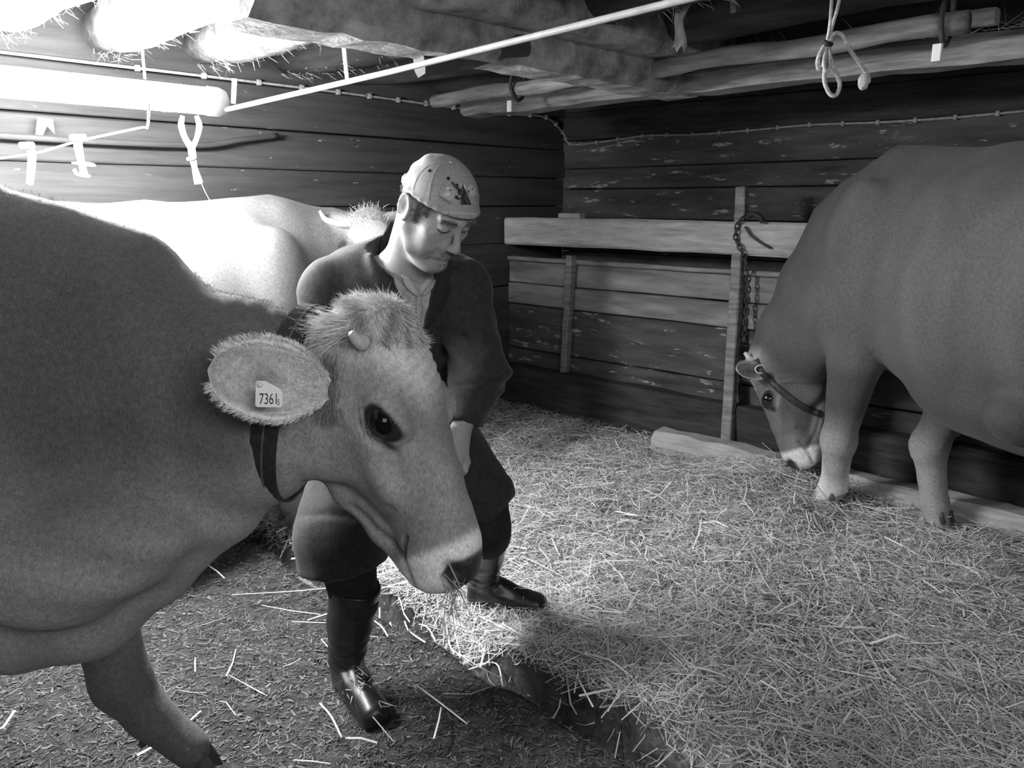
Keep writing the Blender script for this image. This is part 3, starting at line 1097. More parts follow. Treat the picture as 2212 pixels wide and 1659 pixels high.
def build_cow(label, O, hd, zb, s, P0, M, e2, hs, neck, fore, hind, pal, fine, coarse, grid_pad, group=None, extra=None, ws=1.0, ds=1.0):
    """O: ground point under the withers; hd: heading; neck: list of (world point, side radius, height radius);
    fore / hind: per side (left, right) lists of world joints"""
    h = nrm([hd[0], hd[1], 0])
    l = np.cross(UP, h)

    def Lc(x, y, z):
        return np.array([O[0], O[1], zb]) + (h * x + l * y + UP * z) * s
    R = head_frame(P0, M, e2)
    allp = [Lc(.3, 0, 1.5), Lc(-1.75, 0, 1.5), Lc(-.8, .5, .5), Lc(-.8, -.5, .5), P0 - R[0] * .1, P0 + R[0] * .68 * hs, P0 + R[0] * .2 + R[2] * -.42, np.array([O[0], O[1], zb - .03])]
    for grp in (fore, hind):
        for leg in grp:
            allp += list(leg)
    lo, hi = np.min(allp, 0) - .16, np.max(allp, 0) + .16
    hc = [P0, P0 + R[0] * .62 * hs, P0 - R[2] * .26 * hs * ds, P0 + R[0] * .25 * hs - R[2] * .27 * hs * ds]
    for y in (-.15, .15):
        hc += [P0 + R[1] * y * hs + R[0] * .2 * hs]
    flo, fhi = np.min(hc, 0) - .07, np.max(hc, 0) + .07
    ax = []
    for q in range(3):
        segs = []
        a, b = max(lo[q], flo[q]), min(hi[q], fhi[q])
        if a > lo[q]:
            segs.append((lo[q], a, coarse))
        segs.append((a, b, fine))
        if b < hi[q]:
            segs.append((b, hi[q], coarse))
        ax.append(ranges(*segs))
    bd = Body(*ax)
    k = 0.05
    bar = [(.16, .995, .20, .31), (-.05, 1.015, .25, .375), (-.40, .955, .325, .43), (-.80, .945, .355, .44), (-1.10, 1.0, .32, .385), (-1.36, 1.12, .25, .27), (-1.50, 1.10, .17, .21)]
    for a, b in zip(bar[:-1], bar[1:]):
        bd.seg(Lc(a[0], 0, a[1]), Lc(b[0], 0, b[1]), (a[2] * s, a[3] * s), (b[2] * s, b[3] * s), l, k)
    bd.chain([Lc(.05, 0, 1.385), Lc(-.4, 0, 1.345), Lc(-1.0, 0, 1.37), Lc(-1.35, 0, 1.35)], [np.array((.06, .06)) * s] * 4, l, .08)
    Rb = np.array([h, l, UP])
    for y in (-1, 1):
        bd.ell(Lc(-1.08, .24 * y, 1.315), np.array([.07, .06, .06]) * s, Rb, .07)
        bd.ell(Lc(-1.52, .13 * y, 1.19), np.array([.06, .05, .06]) * s, Rb, .06)
        bd.ell(Lc(.02, .195 * y, 1.03), np.array([.15, .085, .30]) * s, Rb, .06)
        bd.ell(Lc(.13, .20 * y, .86), np.array([.12, .10, .13]) * s, Rb, .06)
        bd.ell(Lc(-1.22, .21 * y, .90), np.array([.22, .13, .28]) * s, Rb, .07)
        bd.ell(Lc(-.93, .335 * y, 1.13), np.array([.11, .05, .10]) * s, Rb, .06, 's')
    bd.ell(Lc(-1.12, 0, .60), np.array([.20, .17, .15]) * s, Rb, .05)
    bd.ell(Lc(.22, 0, .68), np.array([.14, .10, .12]) * s, Rb, .08)
    bd.chain([Lc(-1.58, 0, 1.27), Lc(-1.68, 0, 1.1), Lc(-1.69, 0, .55)], [.035 * s, .028 * s, .02 * s], None, .03)
    bd.ell(Lc(-1.69, 0, .45), np.array([.035, .035, .12]) * s, Rb, .03)
    # neck
    np_ = [Lc(.05, 0, 1.05)] + [q[0] for q in neck]
    nr = [np.array((.19, .36)) * s] + [np.array((q[1], q[2])) for q in neck]
    for i in range(len(np_) - 1):
        side = l if i < len(np_) - 2 else nrm(l + np.sign(np.dot(l, R[1])) * R[1])
        bd.seg(np_[i], np_[i + 1], nr[i], nr[i + 1], side, .05)
    # legs: shoulder, elbow, knee, fetlock, pastern end
    fr = [np.array((.085, .13)) * s, np.array((.075, .105)) * s, np.array((.056, .060)) * s, np.array((.042, .050)) * s, np.array((.047, .052)) * s, np.array((.045, .05)) * s]
    hr = [np.array((.13, .20)) * s, np.array((.10, .14)) * s, np.array((.056, .075)) * s, np.array((.043, .055)) * s, np.array((.048, .054)) * s, np.array((.045, .05)) * s]
    hooves = []
    for grp, rr in ((fore, fr), (hind, hr)):
        for leg in grp:
            m = len(leg)
            rads = rr[:3] + [rr[3]] * (m - 5) + rr[-2:] if m >= 5 else rr[:m]
            bd.chain(leg, rads, l, .03)
            bd.ell(leg[2], np.array([.062, .064, .075]) * s, Rb, .03)
            hooves.append((leg[-1], leg[-1] - leg[-2]))
    T = add_head(bd, P0, R, hs, ws, ds)
    if extra:
        extra(bd, Lc, T)
    P, F = bd.mesh(2)
    vol = (np.cross(P[F[:, 0]], P[F[:, 1]]) * P[F[:, 2]]).sum()
    if vol < 0:
        F = F[:, ::-1]
    N = normals(P, F)
    # soft folds of the hide on neck and cheek, fine unevenness
    Q = ((P - P0) @ R.T) / hs / np.array([1, ws, ds])
    wr = gauss(Q, (.13, -.11, -.15), (.10, .06, .12)) + gauss(Q, (.13, .11, -.15), (.10, .06, .12))
    d = wr * .0022 * np.sin(Q[:, 0] * 190 + Q[:, 2] * 60 + 2.2 * fnoise(Q, 18, 2)) * (.6 + .4 * fnoise(Q, 26, 9))
    we = gauss(Q, (.20, .12, -.066), (.05, .06, .016)) + gauss(Q, (.20, -.12, -.066), (.05, .06, .016))
    d += we * .0028 * np.sin(Q[:, 2] * 520 + Q[:, 0] * 60)
    lip = seg_d(Q[:, 0], Q[:, 2], (.355, -.205), (.425, -.168), (.497, -.120), (.452, -.098))
    d -= .0085 * np.exp(-(lip / .007) ** 2) * (np.abs(Q[:, 1]) > .03) * (np.abs(Q[:, 1]) < .2)
    wb = gauss(Q, (.14, .05, .0), (.07, .09, .05)) + gauss(Q, (.14, -.05, .0), (.07, .09, .05))
    d += wb * .0018 * np.sin(Q[:, 0] * 260 + Q[:, 1] * 90 + 2 * fnoise(Q, 20, 4))
    d += .003 * fnoise(P, 14, 3) * (1 - np.clip(wr * 2, 0, 1))
    if 'folds' in pal:
        for c, r, dr, f, amp in pal['folds']:
            g = gauss(P, c, r)
            d += g * amp * np.sin((P @ nrm(dr)) * f + 1.5 * fnoise(P, 7, 6))
    P = P + N * d[:, None]
    # fur tones
    xl = ((P - np.array([O[0], O[1], zb])) @ h) / s
    zl = (P[:, 2] - zb) / s
    t = np.full(len(P), pal['body'])
    t = t * (1 + .16 * fnoise(P, 6, 1) + .08 * fnoise(P * [1, 1, .35], 26, 15) + .05 * fnoise(P * [1, 1, .3], 60, 2))
    bz = pal.get('bz', (.80, .58))
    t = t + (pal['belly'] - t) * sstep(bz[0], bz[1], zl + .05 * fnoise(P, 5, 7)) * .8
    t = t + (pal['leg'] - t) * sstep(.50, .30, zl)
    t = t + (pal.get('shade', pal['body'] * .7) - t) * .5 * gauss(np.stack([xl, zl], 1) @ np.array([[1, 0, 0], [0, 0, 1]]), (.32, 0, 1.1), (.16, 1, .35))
    t = head_tone(t, P, P0, R, hs, pal, pal['body'], ws, ds)
    rt = root('cow', [O[0], O[1], zb], label, 'cow', group)
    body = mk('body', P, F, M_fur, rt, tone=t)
    for c, d in hooves:
        make_hoof(np.array([c[0], c[1], max(zb - .005, c[2] - .055 * s)]) + nrm([d[0], d[1], 0]) * .015, np.array(d) + h * .06, .034 * s, .062 * s, rt)
    Q = ((P - P0) @ R.T) / hs / np.array([1, ws, ds])
    padv = (Q[:, 0] > .549) & (np.abs(Q[:, 1]) < .046) & (Q[:, 2] > -.046) & (Q[:, 2] < .1) & (Q[:, 0] < .75)
    fs = F[padv[F].all(1)]
    if len(fs):
        uq, inv = np.unique(fs, return_inverse=True)
        mk('nose', (P + normals(P, F) * .0012)[uq], inv.reshape(fs.shape), M_nose, rt)['label'] = 'dark wet nose pad'
    # dewclaws at the back of the fore feet
    for leg in fore:
        for y in (-1, 1):
            c = leg[3] * .55 + leg[4] * .45 - h * .044 * s + l * y * .024 * s
            V, F9 = tube([c + UP * .018, c, c - UP * .022 - h * .010, c - UP * .03 - h * .012], [.006, .011, .010, .004], 8)
            mk('dewclaw', V, F9, M_hoof, rt)
    # eyes with lids already in the body
    for y in (-1, 1):
        c = T(.203, .076 * y, -.030)
        th, ph = np.meshgrid(np.linspace(0, math.pi, 13), np.linspace(0, 2 * math.pi, 20, endpoint=False), indexing='ij')
        r = .0465 * hs
        V = np.stack([np.sin(th) * np.cos(ph), np.sin(th) * np.sin(ph), np.cos(th)], -1).reshape(-1, 3) * r + c
        Fe = []
        for i in range(12):
            for j in range(20):
                Fe.append((i * 20 + j, (i + 1) * 20 + j, (i + 1) * 20 + (j + 1) % 20, i * 20 + (j + 1) % 20))
        e = mk('eye', V, Fe, M_eye, rt)
        e['label'] = 'glossy dark eye'
    return rt, body, P, F, N, R, T, Lc, bvh(P, F)


def collar_band(center, axis, s_dir, r_s, r_t, width, mth, parent, th=0.005, n=40, name='collar', shift=0.0, label=None):
    """flat strap around a neck: ellipse r_s along s_dir, r_t across"""
    axis = nrm(axis)
    s_dir = nrm(s_dir - axis * np.dot(axis, s_dir))
    t_dir = np.cross(axis, s_dir)
    V, F = [], []
    for i in range(n):
        a = 2 * math.pi * i / n
        rad = s_dir * math.cos(a) * r_s + t_dir * math.sin(a) * r_t
        o = nrm(rad)
        for dw, dr in ((-.5, 0), (.5, 0), (.5, th), (-.5, th)):
            V.append(center + rad + axis * (dw * width + shift * math.cos(a)) + o * dr)
    for i in range(n):
        for q in range(4):
            a, b = i * 4 + q, i * 4 + (q + 1) % 4
            c, d = ((i + 1) % n) * 4 + (q + 1) % 4, ((i + 1) % n) * 4 + q
            F.append((a, b, c, d))
    o = mk(name, V, F, mth, parent, smooth=False)
    if label:
        o['label'] = label
    return o


def front_cow():
    Yb = 1.62
    O = np.array([W(0, 600, Yb)[0] - .10, Yb])
    P0 = W(846, 690, 1.49)
    Mz = W(1058, 1248, 1.38)
    hs = np.linalg.norm(Mz - P0) / .60
    e1 = nrm(Mz - P0)
    r = nrm(np.cross(e1, FWD))
    r = r if r[0] > 0 else -r
    th = math.radians(27)
    e2 = r * math.cos(th) - FWD * math.sin(th)
    neck = [(W(200, 885, 1.60), .20, .385), (W(390, 880, 1.57), .150, .270), (W(540, 862, 1.54), .125, .195), (W(680, 850, 1.51), .098, .150)]
    h = np.array([1, 0, 0])
    fl = [np.array([O[0] + .10, 1.82, .80]), np.array([W(190, 1330, 1.80)[0], 1.81, .62]), W(262, 1470, 1.78), W(325, 1600, 1.78), W(382, 1655, 1.78)]
    hf = W(420, 1668, 1.78)
    hf[2] = max(hf[2], .06)
    fl[3][2] = max(fl[3][2], .17)
    fl[4] = np.array([hf[0], hf[1], .07])
    fr = [np.array([O[0] + .02, 1.44, .80]), np.array([O[0] - .08, 1.44, .62]), np.array([O[0] - .10, 1.45, .38]), np.array([O[0] - .12, 1.46, .16]), np.array([O[0] - .10, 1.46, .06])]
    hl = [[np.array([O[0] - 1.2, Yb + y, .80]), np.array([O[0] - 1.15 + dx, Yb + y, .68]), np.array([O[0] - 1.48 + dx, Yb + y, .46]), np.array([O[0] - 1.44 + dx, Yb + y, .16]), np.array([O[0] - 1.40 + dx, Yb + y, .06])] for y, dx in ((.2, .1), (-.2, -.1))]
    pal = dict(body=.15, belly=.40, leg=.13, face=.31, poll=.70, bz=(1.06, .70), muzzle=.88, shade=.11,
               folds=[(W(240, 1200, 1.30), (.25, .3, .16), (0.25, 0, 1), 62, .006), (W(120, 1000, 1.28), (.2, .3, .2), (-.6, 0, .8), 45, .004),
                      (W(560, 800, 1.45), (.10, .2, .20), (1, 0, .2), 150, .002)])
    pal_back[0] = .22

    def extra(bd, Lc, T):
        # brisket fold and shoulder point, crest, throat skin
        bd.chain([W(560, 1010, 1.52), W(470, 1100, 1.53), W(330, 1205, 1.52), W(190, 1310, 1.50), W(60, 1350, 1.52)], [(.05, .05), (.05, .06), (.07, .08), (.10, .09), (.12, .09)], np.array([0, 1, 0]), .07)
        bd.ell(W(215, 1165, 1.40), (.16, .09, .10), None, .07)
        bd.ell(W(90, 1240, 1.38), (.15, .10, .10), None, .06)
    rt, body, P, F, N, R, T, Lc, tree = build_cow(
        'big cow in front with tag 7361 in its ear, wide leather collar', O, h, 0.0, 1.035, P0, Mz, e2, hs, neck, [fl, fr], hl, pal, .0052, .02, .15,
        extra=extra, ws=1.08, ds=1.20)
    # right ear: towards the camera and back, opening facing us
    b = W(716, 842, 1.40)
    tip = W(452, 798, 1.29)
    e, Ve, (nu, nv), (ax, sd, nm) = make_ear('ear', b, tip - b, -FWD * 1.0 + UPV * 0.10 + RGT * .25, np.linalg.norm(tip - b), .070, rt, .62, .85, 3600, 3)
    bl = T(.05, -.10 if R[1][1] > 0 else .10, -.06)
    far = np.sign(R[1][1])
    bl = T(.06, .10 * far, -.05)
    make_ear('ear', bl, R[1] * far * .55 + FWD * .8 - RGT * .55, UPV, .17, .055, rt, .6, .8, 300, 4)
    # ear tag with its number
    tc = W(583, 853, 1.285)
    n = nrm(EYE - tc)
    hx = nrm(RGT - n * np.dot(n, RGT))
    hy = np.cross(n, hx)
    mm = np.dot(tc - EYE, FWD) / FPX
    pts = [(-28, 26), (-30, -18), (-26, -25), (24, -26), (28, -22), (28, 4), (-4, 8), (-18, 32), (-25, 32)]
    pts = [(-26, 30), (-29, 24), (-30, -22), (-26, -26), (22, -27), (26, -23), (26, 6), (20, 14), (-10, 30)]
    V = [tc + hx * a * mm + hy * q * mm for a, q in pts]
    V2, F2 = solid(V, [tuple(range(len(pts)))], -n * .003)
    tg = mk('ear_tag', V2, F2, M_tag, rt, smooth=False)
    tg['label'] = 'white plastic ear tag numbered 7361'
    for txt, ox, oy, size in (('7361', -2, -20, 34), ('5', 18, -22, 18)):
        cu = bpy.data.curves.new('tag_text', 'FONT')
        cu.body = txt
        cu.size = 1.0
        cu.align_x = 'CENTER'
        cu.resolution_u = 3
        ob = bpy.data.objects.new('tag_text', cu)
        C.objects.link(ob)
        me = ob.evaluated_get(bpy.context.evaluated_depsgraph_get()).to_mesh()
        V = np.array([v.co[:] for v in me.vertices])
        F3 = [tuple(p.vertices) for p in me.polygons]
        bpy.data.objects.remove(ob)
        V = np.array([tc + hx * ((x * size * .60 + ox) * mm) + hy * ((y * size + oy) * mm) + n * .0006 for x, y, _ in V])
        mk('tag_digits', V, F3, M_ink, tg, smooth=False)
    V, F2 = tube([tc + n * .004 + hy * 22 * mm - hx * 20 * mm, tc - n * .012 + hy * 22 * mm - hx * 20 * mm], .005, 10)
    mk('tag_stud', V, F2, M_tag, tg)
    # poll tuft and long hair
    r = np.random.default_rng(9)
    Q = ((P - P0) @ R.T) / hs
    pick = np.nonzero((np.abs(Q[:, 1]) < .095) & (Q[:, 0] > -.10) & (Q[:, 0] < .070 - 3.5 * Q[:, 1] ** 2) & (Q[:, 2] > -.085) & (Q[:, 2] < .1))[0]
    pick = r.choice(pick, 11000)
    q = Q[pick]
    front = sstep(-.055, -.005, q[:, 0])[:, None]
    roots = P[pick] + r.normal(0, .002, (len(pick), 3))
    curl = .5 * np.sin(q[:, 1] * 95 + q[:, 0] * 60)[:, None]
    dirs = front * (R[0] * 1.0 + R[1] * (q[:, 1:2] * 6 + curl)) + (1 - front) * (-R[0] * .8 - R[2] * .5 + R[1] * (q[:, 1:2] * 10)) 
    nn = N[pick]
    dirs = dirs - nn * (dirs * nn).sum(1)[:, None] + nn * .15
    ton = .60 + .22 * r.random(len(pick)) - .28 * (np.sin(q[:, 1] * 120 + 3 * q[:, 0] * 30) > .72)
    Vh, Fh = blades(roots, dirs, r.uniform(.010, .026, len(roots)), .0005, .8, .16, 5)
    hh = mk('poll_tuft', Vh, Fh, M_hair, rt, smooth=False, tone=np.repeat(ton, 6))
    hh['kind'] = 'stuff'
    hh['label'] = 'pale curly tuft between the ears'
    # small horn bud and hair behind it
    nearsgn = -far
    hb = T(.035, .088 * nearsgn, -.02)
    V, F2 = tube(smooth_path([hb, hb + R[1] * nearsgn * .02 + R[2] * .004 - R[0] * .008, hb + R[1] * nearsgn * .032 + R[2] * .008 - R[0] * .02], 4), np.linspace(.016, .007, 9), 10)
    mk('horn', V, F2, M_horn, rt)['label'] = 'short pale horn bud'
    m = 1500
    roots, dirs = [], []
    c0, c1 = W(742, 705, 1.44), W(668, 735, 1.44)
    for i in range(m):
        q = r.random()
        p = W(735 - 20 * q + r.normal(0, 14), 700 + 16 * q + r.normal(0, 10), 1.2)
        hit = onto(tree, EYE, p - EYE)
        if hit is None or hit[0][1] > 1.62:
            continue
        roots.append(hit[0])
        dirs.append(nrm(c1 - c0) * 1.0 + hit[1] * .35 + UP * (.35 - .6 * q))
    if roots:
        Vh, Fh = blades(roots, dirs, r.uniform(.03, .065, len(roots)), .0008, .3, .22, 6)
        hh = mk('horn_base_hair', Vh, Fh, M_hair, rt, smooth=False, tone=np.repeat(r.uniform(.6, .85, len(roots)), 6))
        hh['kind'] = 'stuff'
    # dark long hair in front of the ear
    roots, dirs = [], []
    for i in range(1500):
        p = W(r.normal(706, 14), r.uniform(760, 900), 1.2)
        hit = onto(tree, EYE, p - EYE)
        if hit is None or hit[0][1] > 1.6:
            continue
        roots.append(hit[0])
        dirs.append(-UPV * .9 + RGT * r.normal(.0, .25) + hit[1] * .2)
    Vh, Fh = blades(roots, dirs, r.uniform(.016, .03, len(roots)), .0005, .3, .2, 7)
    hh = mk('cheek_hair', Vh, Fh, M_hair, rt, smooth=False, tone=np.repeat(r.uniform(.16, .42, len(roots)), 6))
    hh['kind'] = 'stuff'
    # fuzz along the topline and dewlap, lit from behind
    roots, dirs = [], []
    sel = np.nonzero((P[:, 0] > -1.15) & (P[:, 0] < -.42) & (N[:, 2] > .35))[0]
    sel = r.choice(sel, 9000)
    V0 = P[sel] + r.normal(0, .004, (len(sel), 3))
    Vh, Fh = blades(V0, N[sel] * .7 + np.array([-.5, 0, -.2]), r.uniform(.004, .009, len(sel)), .0004, .2, .3, 8)
    hh = mk('coat_fuzz', Vh, Fh, M_hair, rt, smooth=False, tone=np.repeat(r.uniform(.15, .34, len(sel)), 6))
    hh['kind'] = 'stuff'
    # wide collar around the neck behind the jaw
    a, bt = W(658, 676, 1.52), W(628, 1062, 1.52)
    cc = (a + bt) / 2
    axn = nrm(neck[3][0] - neck[1][0])
    up = nrm(a - bt)
    axn = nrm(axn - up * np.dot(axn, up))
    col = collar_band(cc, axn, up, np.linalg.norm(a - bt) / 2 + .012, .118, .052, M_leather, rt, .006, 48, shift=.02)
    col['label'] = 'wide dark leather collar'
    for off in (.012, .030):
        collar_band(cc + axn * .0, axn, up, np.linalg.norm(a - bt) / 2 + .018, .124, .004, mat('collar_stitch', .12, .5, bump=0), col, .002, 48, name='stitching', shift=.02 + off * 0)
        break
    # collar end that hangs below the throat
    q = [W(526, 1010, 1.50), W(586, 1006, 1.49), W(600, 1028, 1.49), W(520, 1056, 1.50)]
    V2, F2 = solid(q, [(3, 2, 1, 0)], -FWD * .006)
    st = mk('collar_flap', V2, F2, mat('grey_leather', .20, .6, .2, (40, 40, 40), bump=.2), rt, smooth=False)
    st['label'] = 'grey inner side of the hanging collar loop'
    V, F2 = beam(W(527, 1008, 1.495), W(519, 1056, 1.495), FWD, .008, .012, .002, 0, 1)
    mk('flap_edge', V, F2, M_leather, st, smooth=False)
    V, F2 = beam(W(584, 1029, 1.485), W(598, 1032, 1.485), FWD, .006, .006, .001, 0, 1)
    mk('collar_ring', V, F2, M_metal, rt, smooth=False)['label'] = 'small bright buckle'
    # hay hanging from nose and lips
    r = np.random.default_rng(21)
    roots, dirs = [], []
    for i in range(46):
        p = W(r.normal(985, 15), r.normal(1268, 18), 1.2)
        hit = onto(tree, EYE, p - EYE)
        if hit is None or hit[0][1] > 1.7:
            continue
        roots.append(hit[0])
        dirs.append(-UPV * r.uniform(.5, 1) + RGT * r.normal(.1, .35) + hit[1] * .5)
    Vh, Fh = blades(roots, dirs, r.uniform(.03, .085, len(roots)), .0013, .4, .25, 12)
    hh = mk('hay_in_mouth', Vh, Fh, mat('hay', .4, .8, .4, bump=0), smooth=False)
    tag(hh, 'wisps of hay hanging from the front cow\'s lips and nostril', 'hay')
    hh['kind'] = 'stuff'
    # mark on the brisket
    hit = onto(tree, EYE, ray(120, 1225))
    return rt, tree


def right_cow():
    h = nrm(np.array([-.40, .917, 0]))
    zb = .095
    s = 1.07
    f1 = np.array([1.34, 3.26])
    l = np.cross(UP, h)
    O = f1 - h[:2] * .13 - l[:2] * .16
    P0 = W(1632, 785, 3.60)
    Mz = W(1702, 1020, 3.44)
    hs = np.linalg.norm(Mz - P0) / .60
    e2 = np.array([-.82, .46, -.2])
    neck = [(W(1880, 560, 3.30), .20, .35), (W(1790, 655, 3.38), .16, .265), (W(1722, 735, 3.47), .13, .20), (W(1668, 800, 3.54), .10, .14)]
    z0 = UP * zb

    def g(px, py, Y):
        return W(px, py, Y)
    f2 = np.array([1.70, 3.02])
    near = [np.array([O[0], O[1], 0]) + l * .20 + h * .06 + UP * (.92 * s + zb), np.array([O[0], O[1], 0]) + l * .20 + h * (-.0) + UP * (.66 * s + zb), W(1812, 950, 3.20), W(1800, 1060, 3.25), W(1772, 1105, 3.26)]
    near[4][2] = zb + .07
    near[3][2] = max(near[3][2], zb + .15)
    far = [np.array([O[0], O[1], 0]) - l * .16 - h * .05 + UP * (.90 * s + zb), np.array([O[0], O[1], 0]) - l * .13 - h * .25 + UP * (.66 * s + zb), W(2008, 962, 3.02), W(2018, 1085, 3.04), W(2025, 1140, 3.02)]
    far[4][2] = zb + .07
    far[3][2] = max(far[3][2], zb + .15)
    hind = []
    for y, dx in ((.2, .0), (-.2, .15)):
        b = np.array([O[0], O[1], zb]) + l * y * s
        hind.append([b - h * (1.2 - dx) * s + UP * .84, b - h * (1.12 - dx) * s + UP * .72, b - h * (1.45 - dx) * s + UP * .5, b - h * (1.42 - dx) * s + UP * .17, b - h * (1.37 - dx) * s + UP * .07])
    pal = dict(body=.10, belly=.06, leg=.33, face=.13, poll=.34, muzzle=.7, shade=.06, folds=[(W(1900, 600, 3.0), (.3, .3, .3), (.8, 0, .5), 26, .006)])
    pal_back[0] = .22

    def extra(bd, Lc, T):
        bd.ell(Lc(-.97, .27, .86), (.10, .07, .16), np.array([h, l, UP]), .06)
        bd.ell(Lc(-.62, 0, .60), np.array([.46, .25, .14]) * s, np.array([h, l, UP]), .08)
        bd.ell(W(2240, 905, 2.40), (.15, .12, .095), None, .035)
    rt, body, P, F, N, R, T, Lc, tree = build_cow('brown-grey cow grazing in the straw with its head lowered by the wall', O, h, zb, s, P0, Mz, e2, hs, neck, [near, far], hind, pal, .0075, .02, .15, extra=extra, ws=1.05, ds=1.2)
    nearsgn = 1 if np.dot(R[1], -FWD) > 0 else -1
    b = T(.075, .095 * nearsgn, -.06)
    tip = W(1566, 788, 3.50)
    e, Ve, gr, fr = make_ear('ear', b, W(1562, 788, 3.40) - b, -FWD + UPV * .3 - RGT * .2, .17, .042, rt, .4, .65, 400, 14)
    b = T(.07, -.095 * nearsgn, -.05)
    make_ear('ear', b, -R[1] * nearsgn + R[0] * .1 + UP * .2, -R[0] + UP, .17, .05, rt, .5, .7, 100, 15)
    for sg in (-1, 1):
        hb = T(-.005, .075 * sg, -.015)
        V, F2 = tube(smooth_path([hb, hb + R[1] * sg * .03 + R[2] * .01 - R[0] * .02, hb + R[1] * sg * .045 + R[2] * .02 - R[0] * .05], 4), np.linspace(.02, .008, 9), 8)
        mk('horn', V, F2, M_horn, rt)
    # neck strap with metal ring
    hits = [q for q in (onto(tree, EYE, ray(px, py)) for px, py in ((1634, 776), (1641, 796), (1656, 814), (1676, 833), (1698, 852), (1722, 870), (1748, 884), (1772, 893))) if q is not None and q[0][1] > 3.2]
    cum = np.arange(len(hits), dtype=float)
    fine = np.linspace(0, len(hits) - 1, 31)
    pp = np.stack([np.interp(fine, cum, [q[0][k] for q in hits]) for k in range(3)], 1)
    nv = np.mean([q[1] for q in hits], 0)
    hits = []
    for p in pp:
        q = onto(tree, EYE, p - EYE)
        hits.append((p if q is None else q[0], nrm(nv if q is None else .6 * nrm(nv) + .4 * q[1])))
    Vs, Fs = [], []
    for i, (p, n) in enumerate(hits):
        d = nrm(hits[min(i + 1, len(hits) - 1)][0] - hits[max(i - 1, 0)][0])
        sdv = nrm(np.cross(d, n))
        for x in (-1, -.4, .4, 1):
            Vs.append(p + n * (.015 - .004 * abs(x)) + sdv * x * .014)
    for i in range(len(hits) - 1):
        for j in range(3):
            Fs.append((i * 4 + j, i * 4 + j + 1, i * 4 + j + 5, i * 4 + j + 4))
    if Fs:
        Vs, Fs = solid(Vs, Fs, -np.repeat(np.array([q[1] for q in hits]), 4, 0) * .022)
        mk('collar', Vs, Fs, M_leather, rt)['label'] = 'dark leather neck strap'
    hit = onto(tree, EYE, ray(1640, 798))
    p = W(1640, 798, 3.40) if hit is None else hit[0] - FWD * .02
    th = np.linspace(0, 2 * math.pi, 15)
    V, F2 = tube([p + RGT * .024 * math.cos(q) + UPV * .018 * math.sin(q) for q in th], .004, 6)
    mk('strap_ring', V, F2, M_metal, rt)['label'] = 'bright metal strap ring'
    return rt, tree


def back_cow():
    h = nrm(np.array([.66, .75, 0]))
    O = np.array([-1.10, 3.36])
    l = np.cross(UP, h)
    s = 1.0
    P0 = W(795, 468, 3.50)
    Mz = P0 + nrm(np.array([.22, -.40, -.85])) * .56
    e2 = np.array([.15, -.85, .40])
    neck = [(np.array([O[0], O[1], 0]) + h * .22 + UP * 1.12, .19, .34), (np.array([O[0], O[1], 0]) + h * .42 - l * .06 + UP * 1.18, .14, .23), (P0 + np.array([-.04, .17, -.10]), .10, .15)]
    b0 = np.array([O[0], O[1], 0.0])
    fore = [[b0 + l * y + h * .05 + UP * .85, b0 + l * y + UP * .64, b0 + l * y + h * .02 + UP * .38, b0 + l * y + h * .02 + UP * .16, b0 + l * y + h * .05 + UP * .06] for y in (.18, -.18)]
    hind = [[b0 + l * y - h * 1.2 + UP * .82, b0 + l * y - h * 1.13 + UP * .7, b0 + l * y - h * 1.46 + UP * .47, b0 + l * y - h * 1.43 + UP * .16, b0 + l * y - h * 1.39 + UP * .06] for y in (.2, -.2)]
    pal = dict(body=.23, belly=.27, leg=.16, face=.25, poll=.7, muzzle=.7, shade=.16)
    pal_back[0] = .6
    rt, body, P, F, N, R, T, Lc, tree = build_cow('light horned cow standing along the far wall behind the farmer', O, h, 0.0, s, P0, Mz, e2, .93, neck, fore, hind, pal, .011, .022, .15)
    for sg in (-1, 1):
        hb = T(.0, .065 * sg, -.03)
        w = R[1] * sg
        V, F2 = tube(smooth_path([hb, hb + w * .06 + UP * .0, hb + w * .11 + UP * .025 - h * .01, hb + w * .135 + UP * .065 - h * .01], 6), np.linspace(.026, .006, 19), 10)
        mk('horn', V, F2, M_horn, rt)
        b = T(.015, .085 * sg, -.05)
        make_ear('ear', b, w + UP * -.12, -FWD + UP * .3, .19, .058, rt, .65, .85, 300, 20 + sg)
    r = np.random.default_rng(33)
    m = 900
    roots = np.array([T(.01, 0, -.0)] * m) + R[1] * r.normal(0, .035, (m, 1)) + R[0] * r.normal(0, .025, (m, 1)) + R[2] * r.uniform(-.02, .01, (m, 1))
    Vh, Fh = blades(roots, UP * .5 - FWD * .6 + 0 * roots, r.uniform(.02, .045, m), .0012, .4, .4, 5)
    hh = mk('poll_tuft', Vh, Fh, M_hair, rt, smooth=False, tone=np.repeat(r.uniform(.65, .9, m), 6))
    hh['kind'] = 'stuff'
    return rt, tree


COW_FRONT, TREE_FRONT = front_cow()
COW_RIGHT, TREE_RIGHT = right_cow()
COW_BACK, TREE_BACK = back_cow()

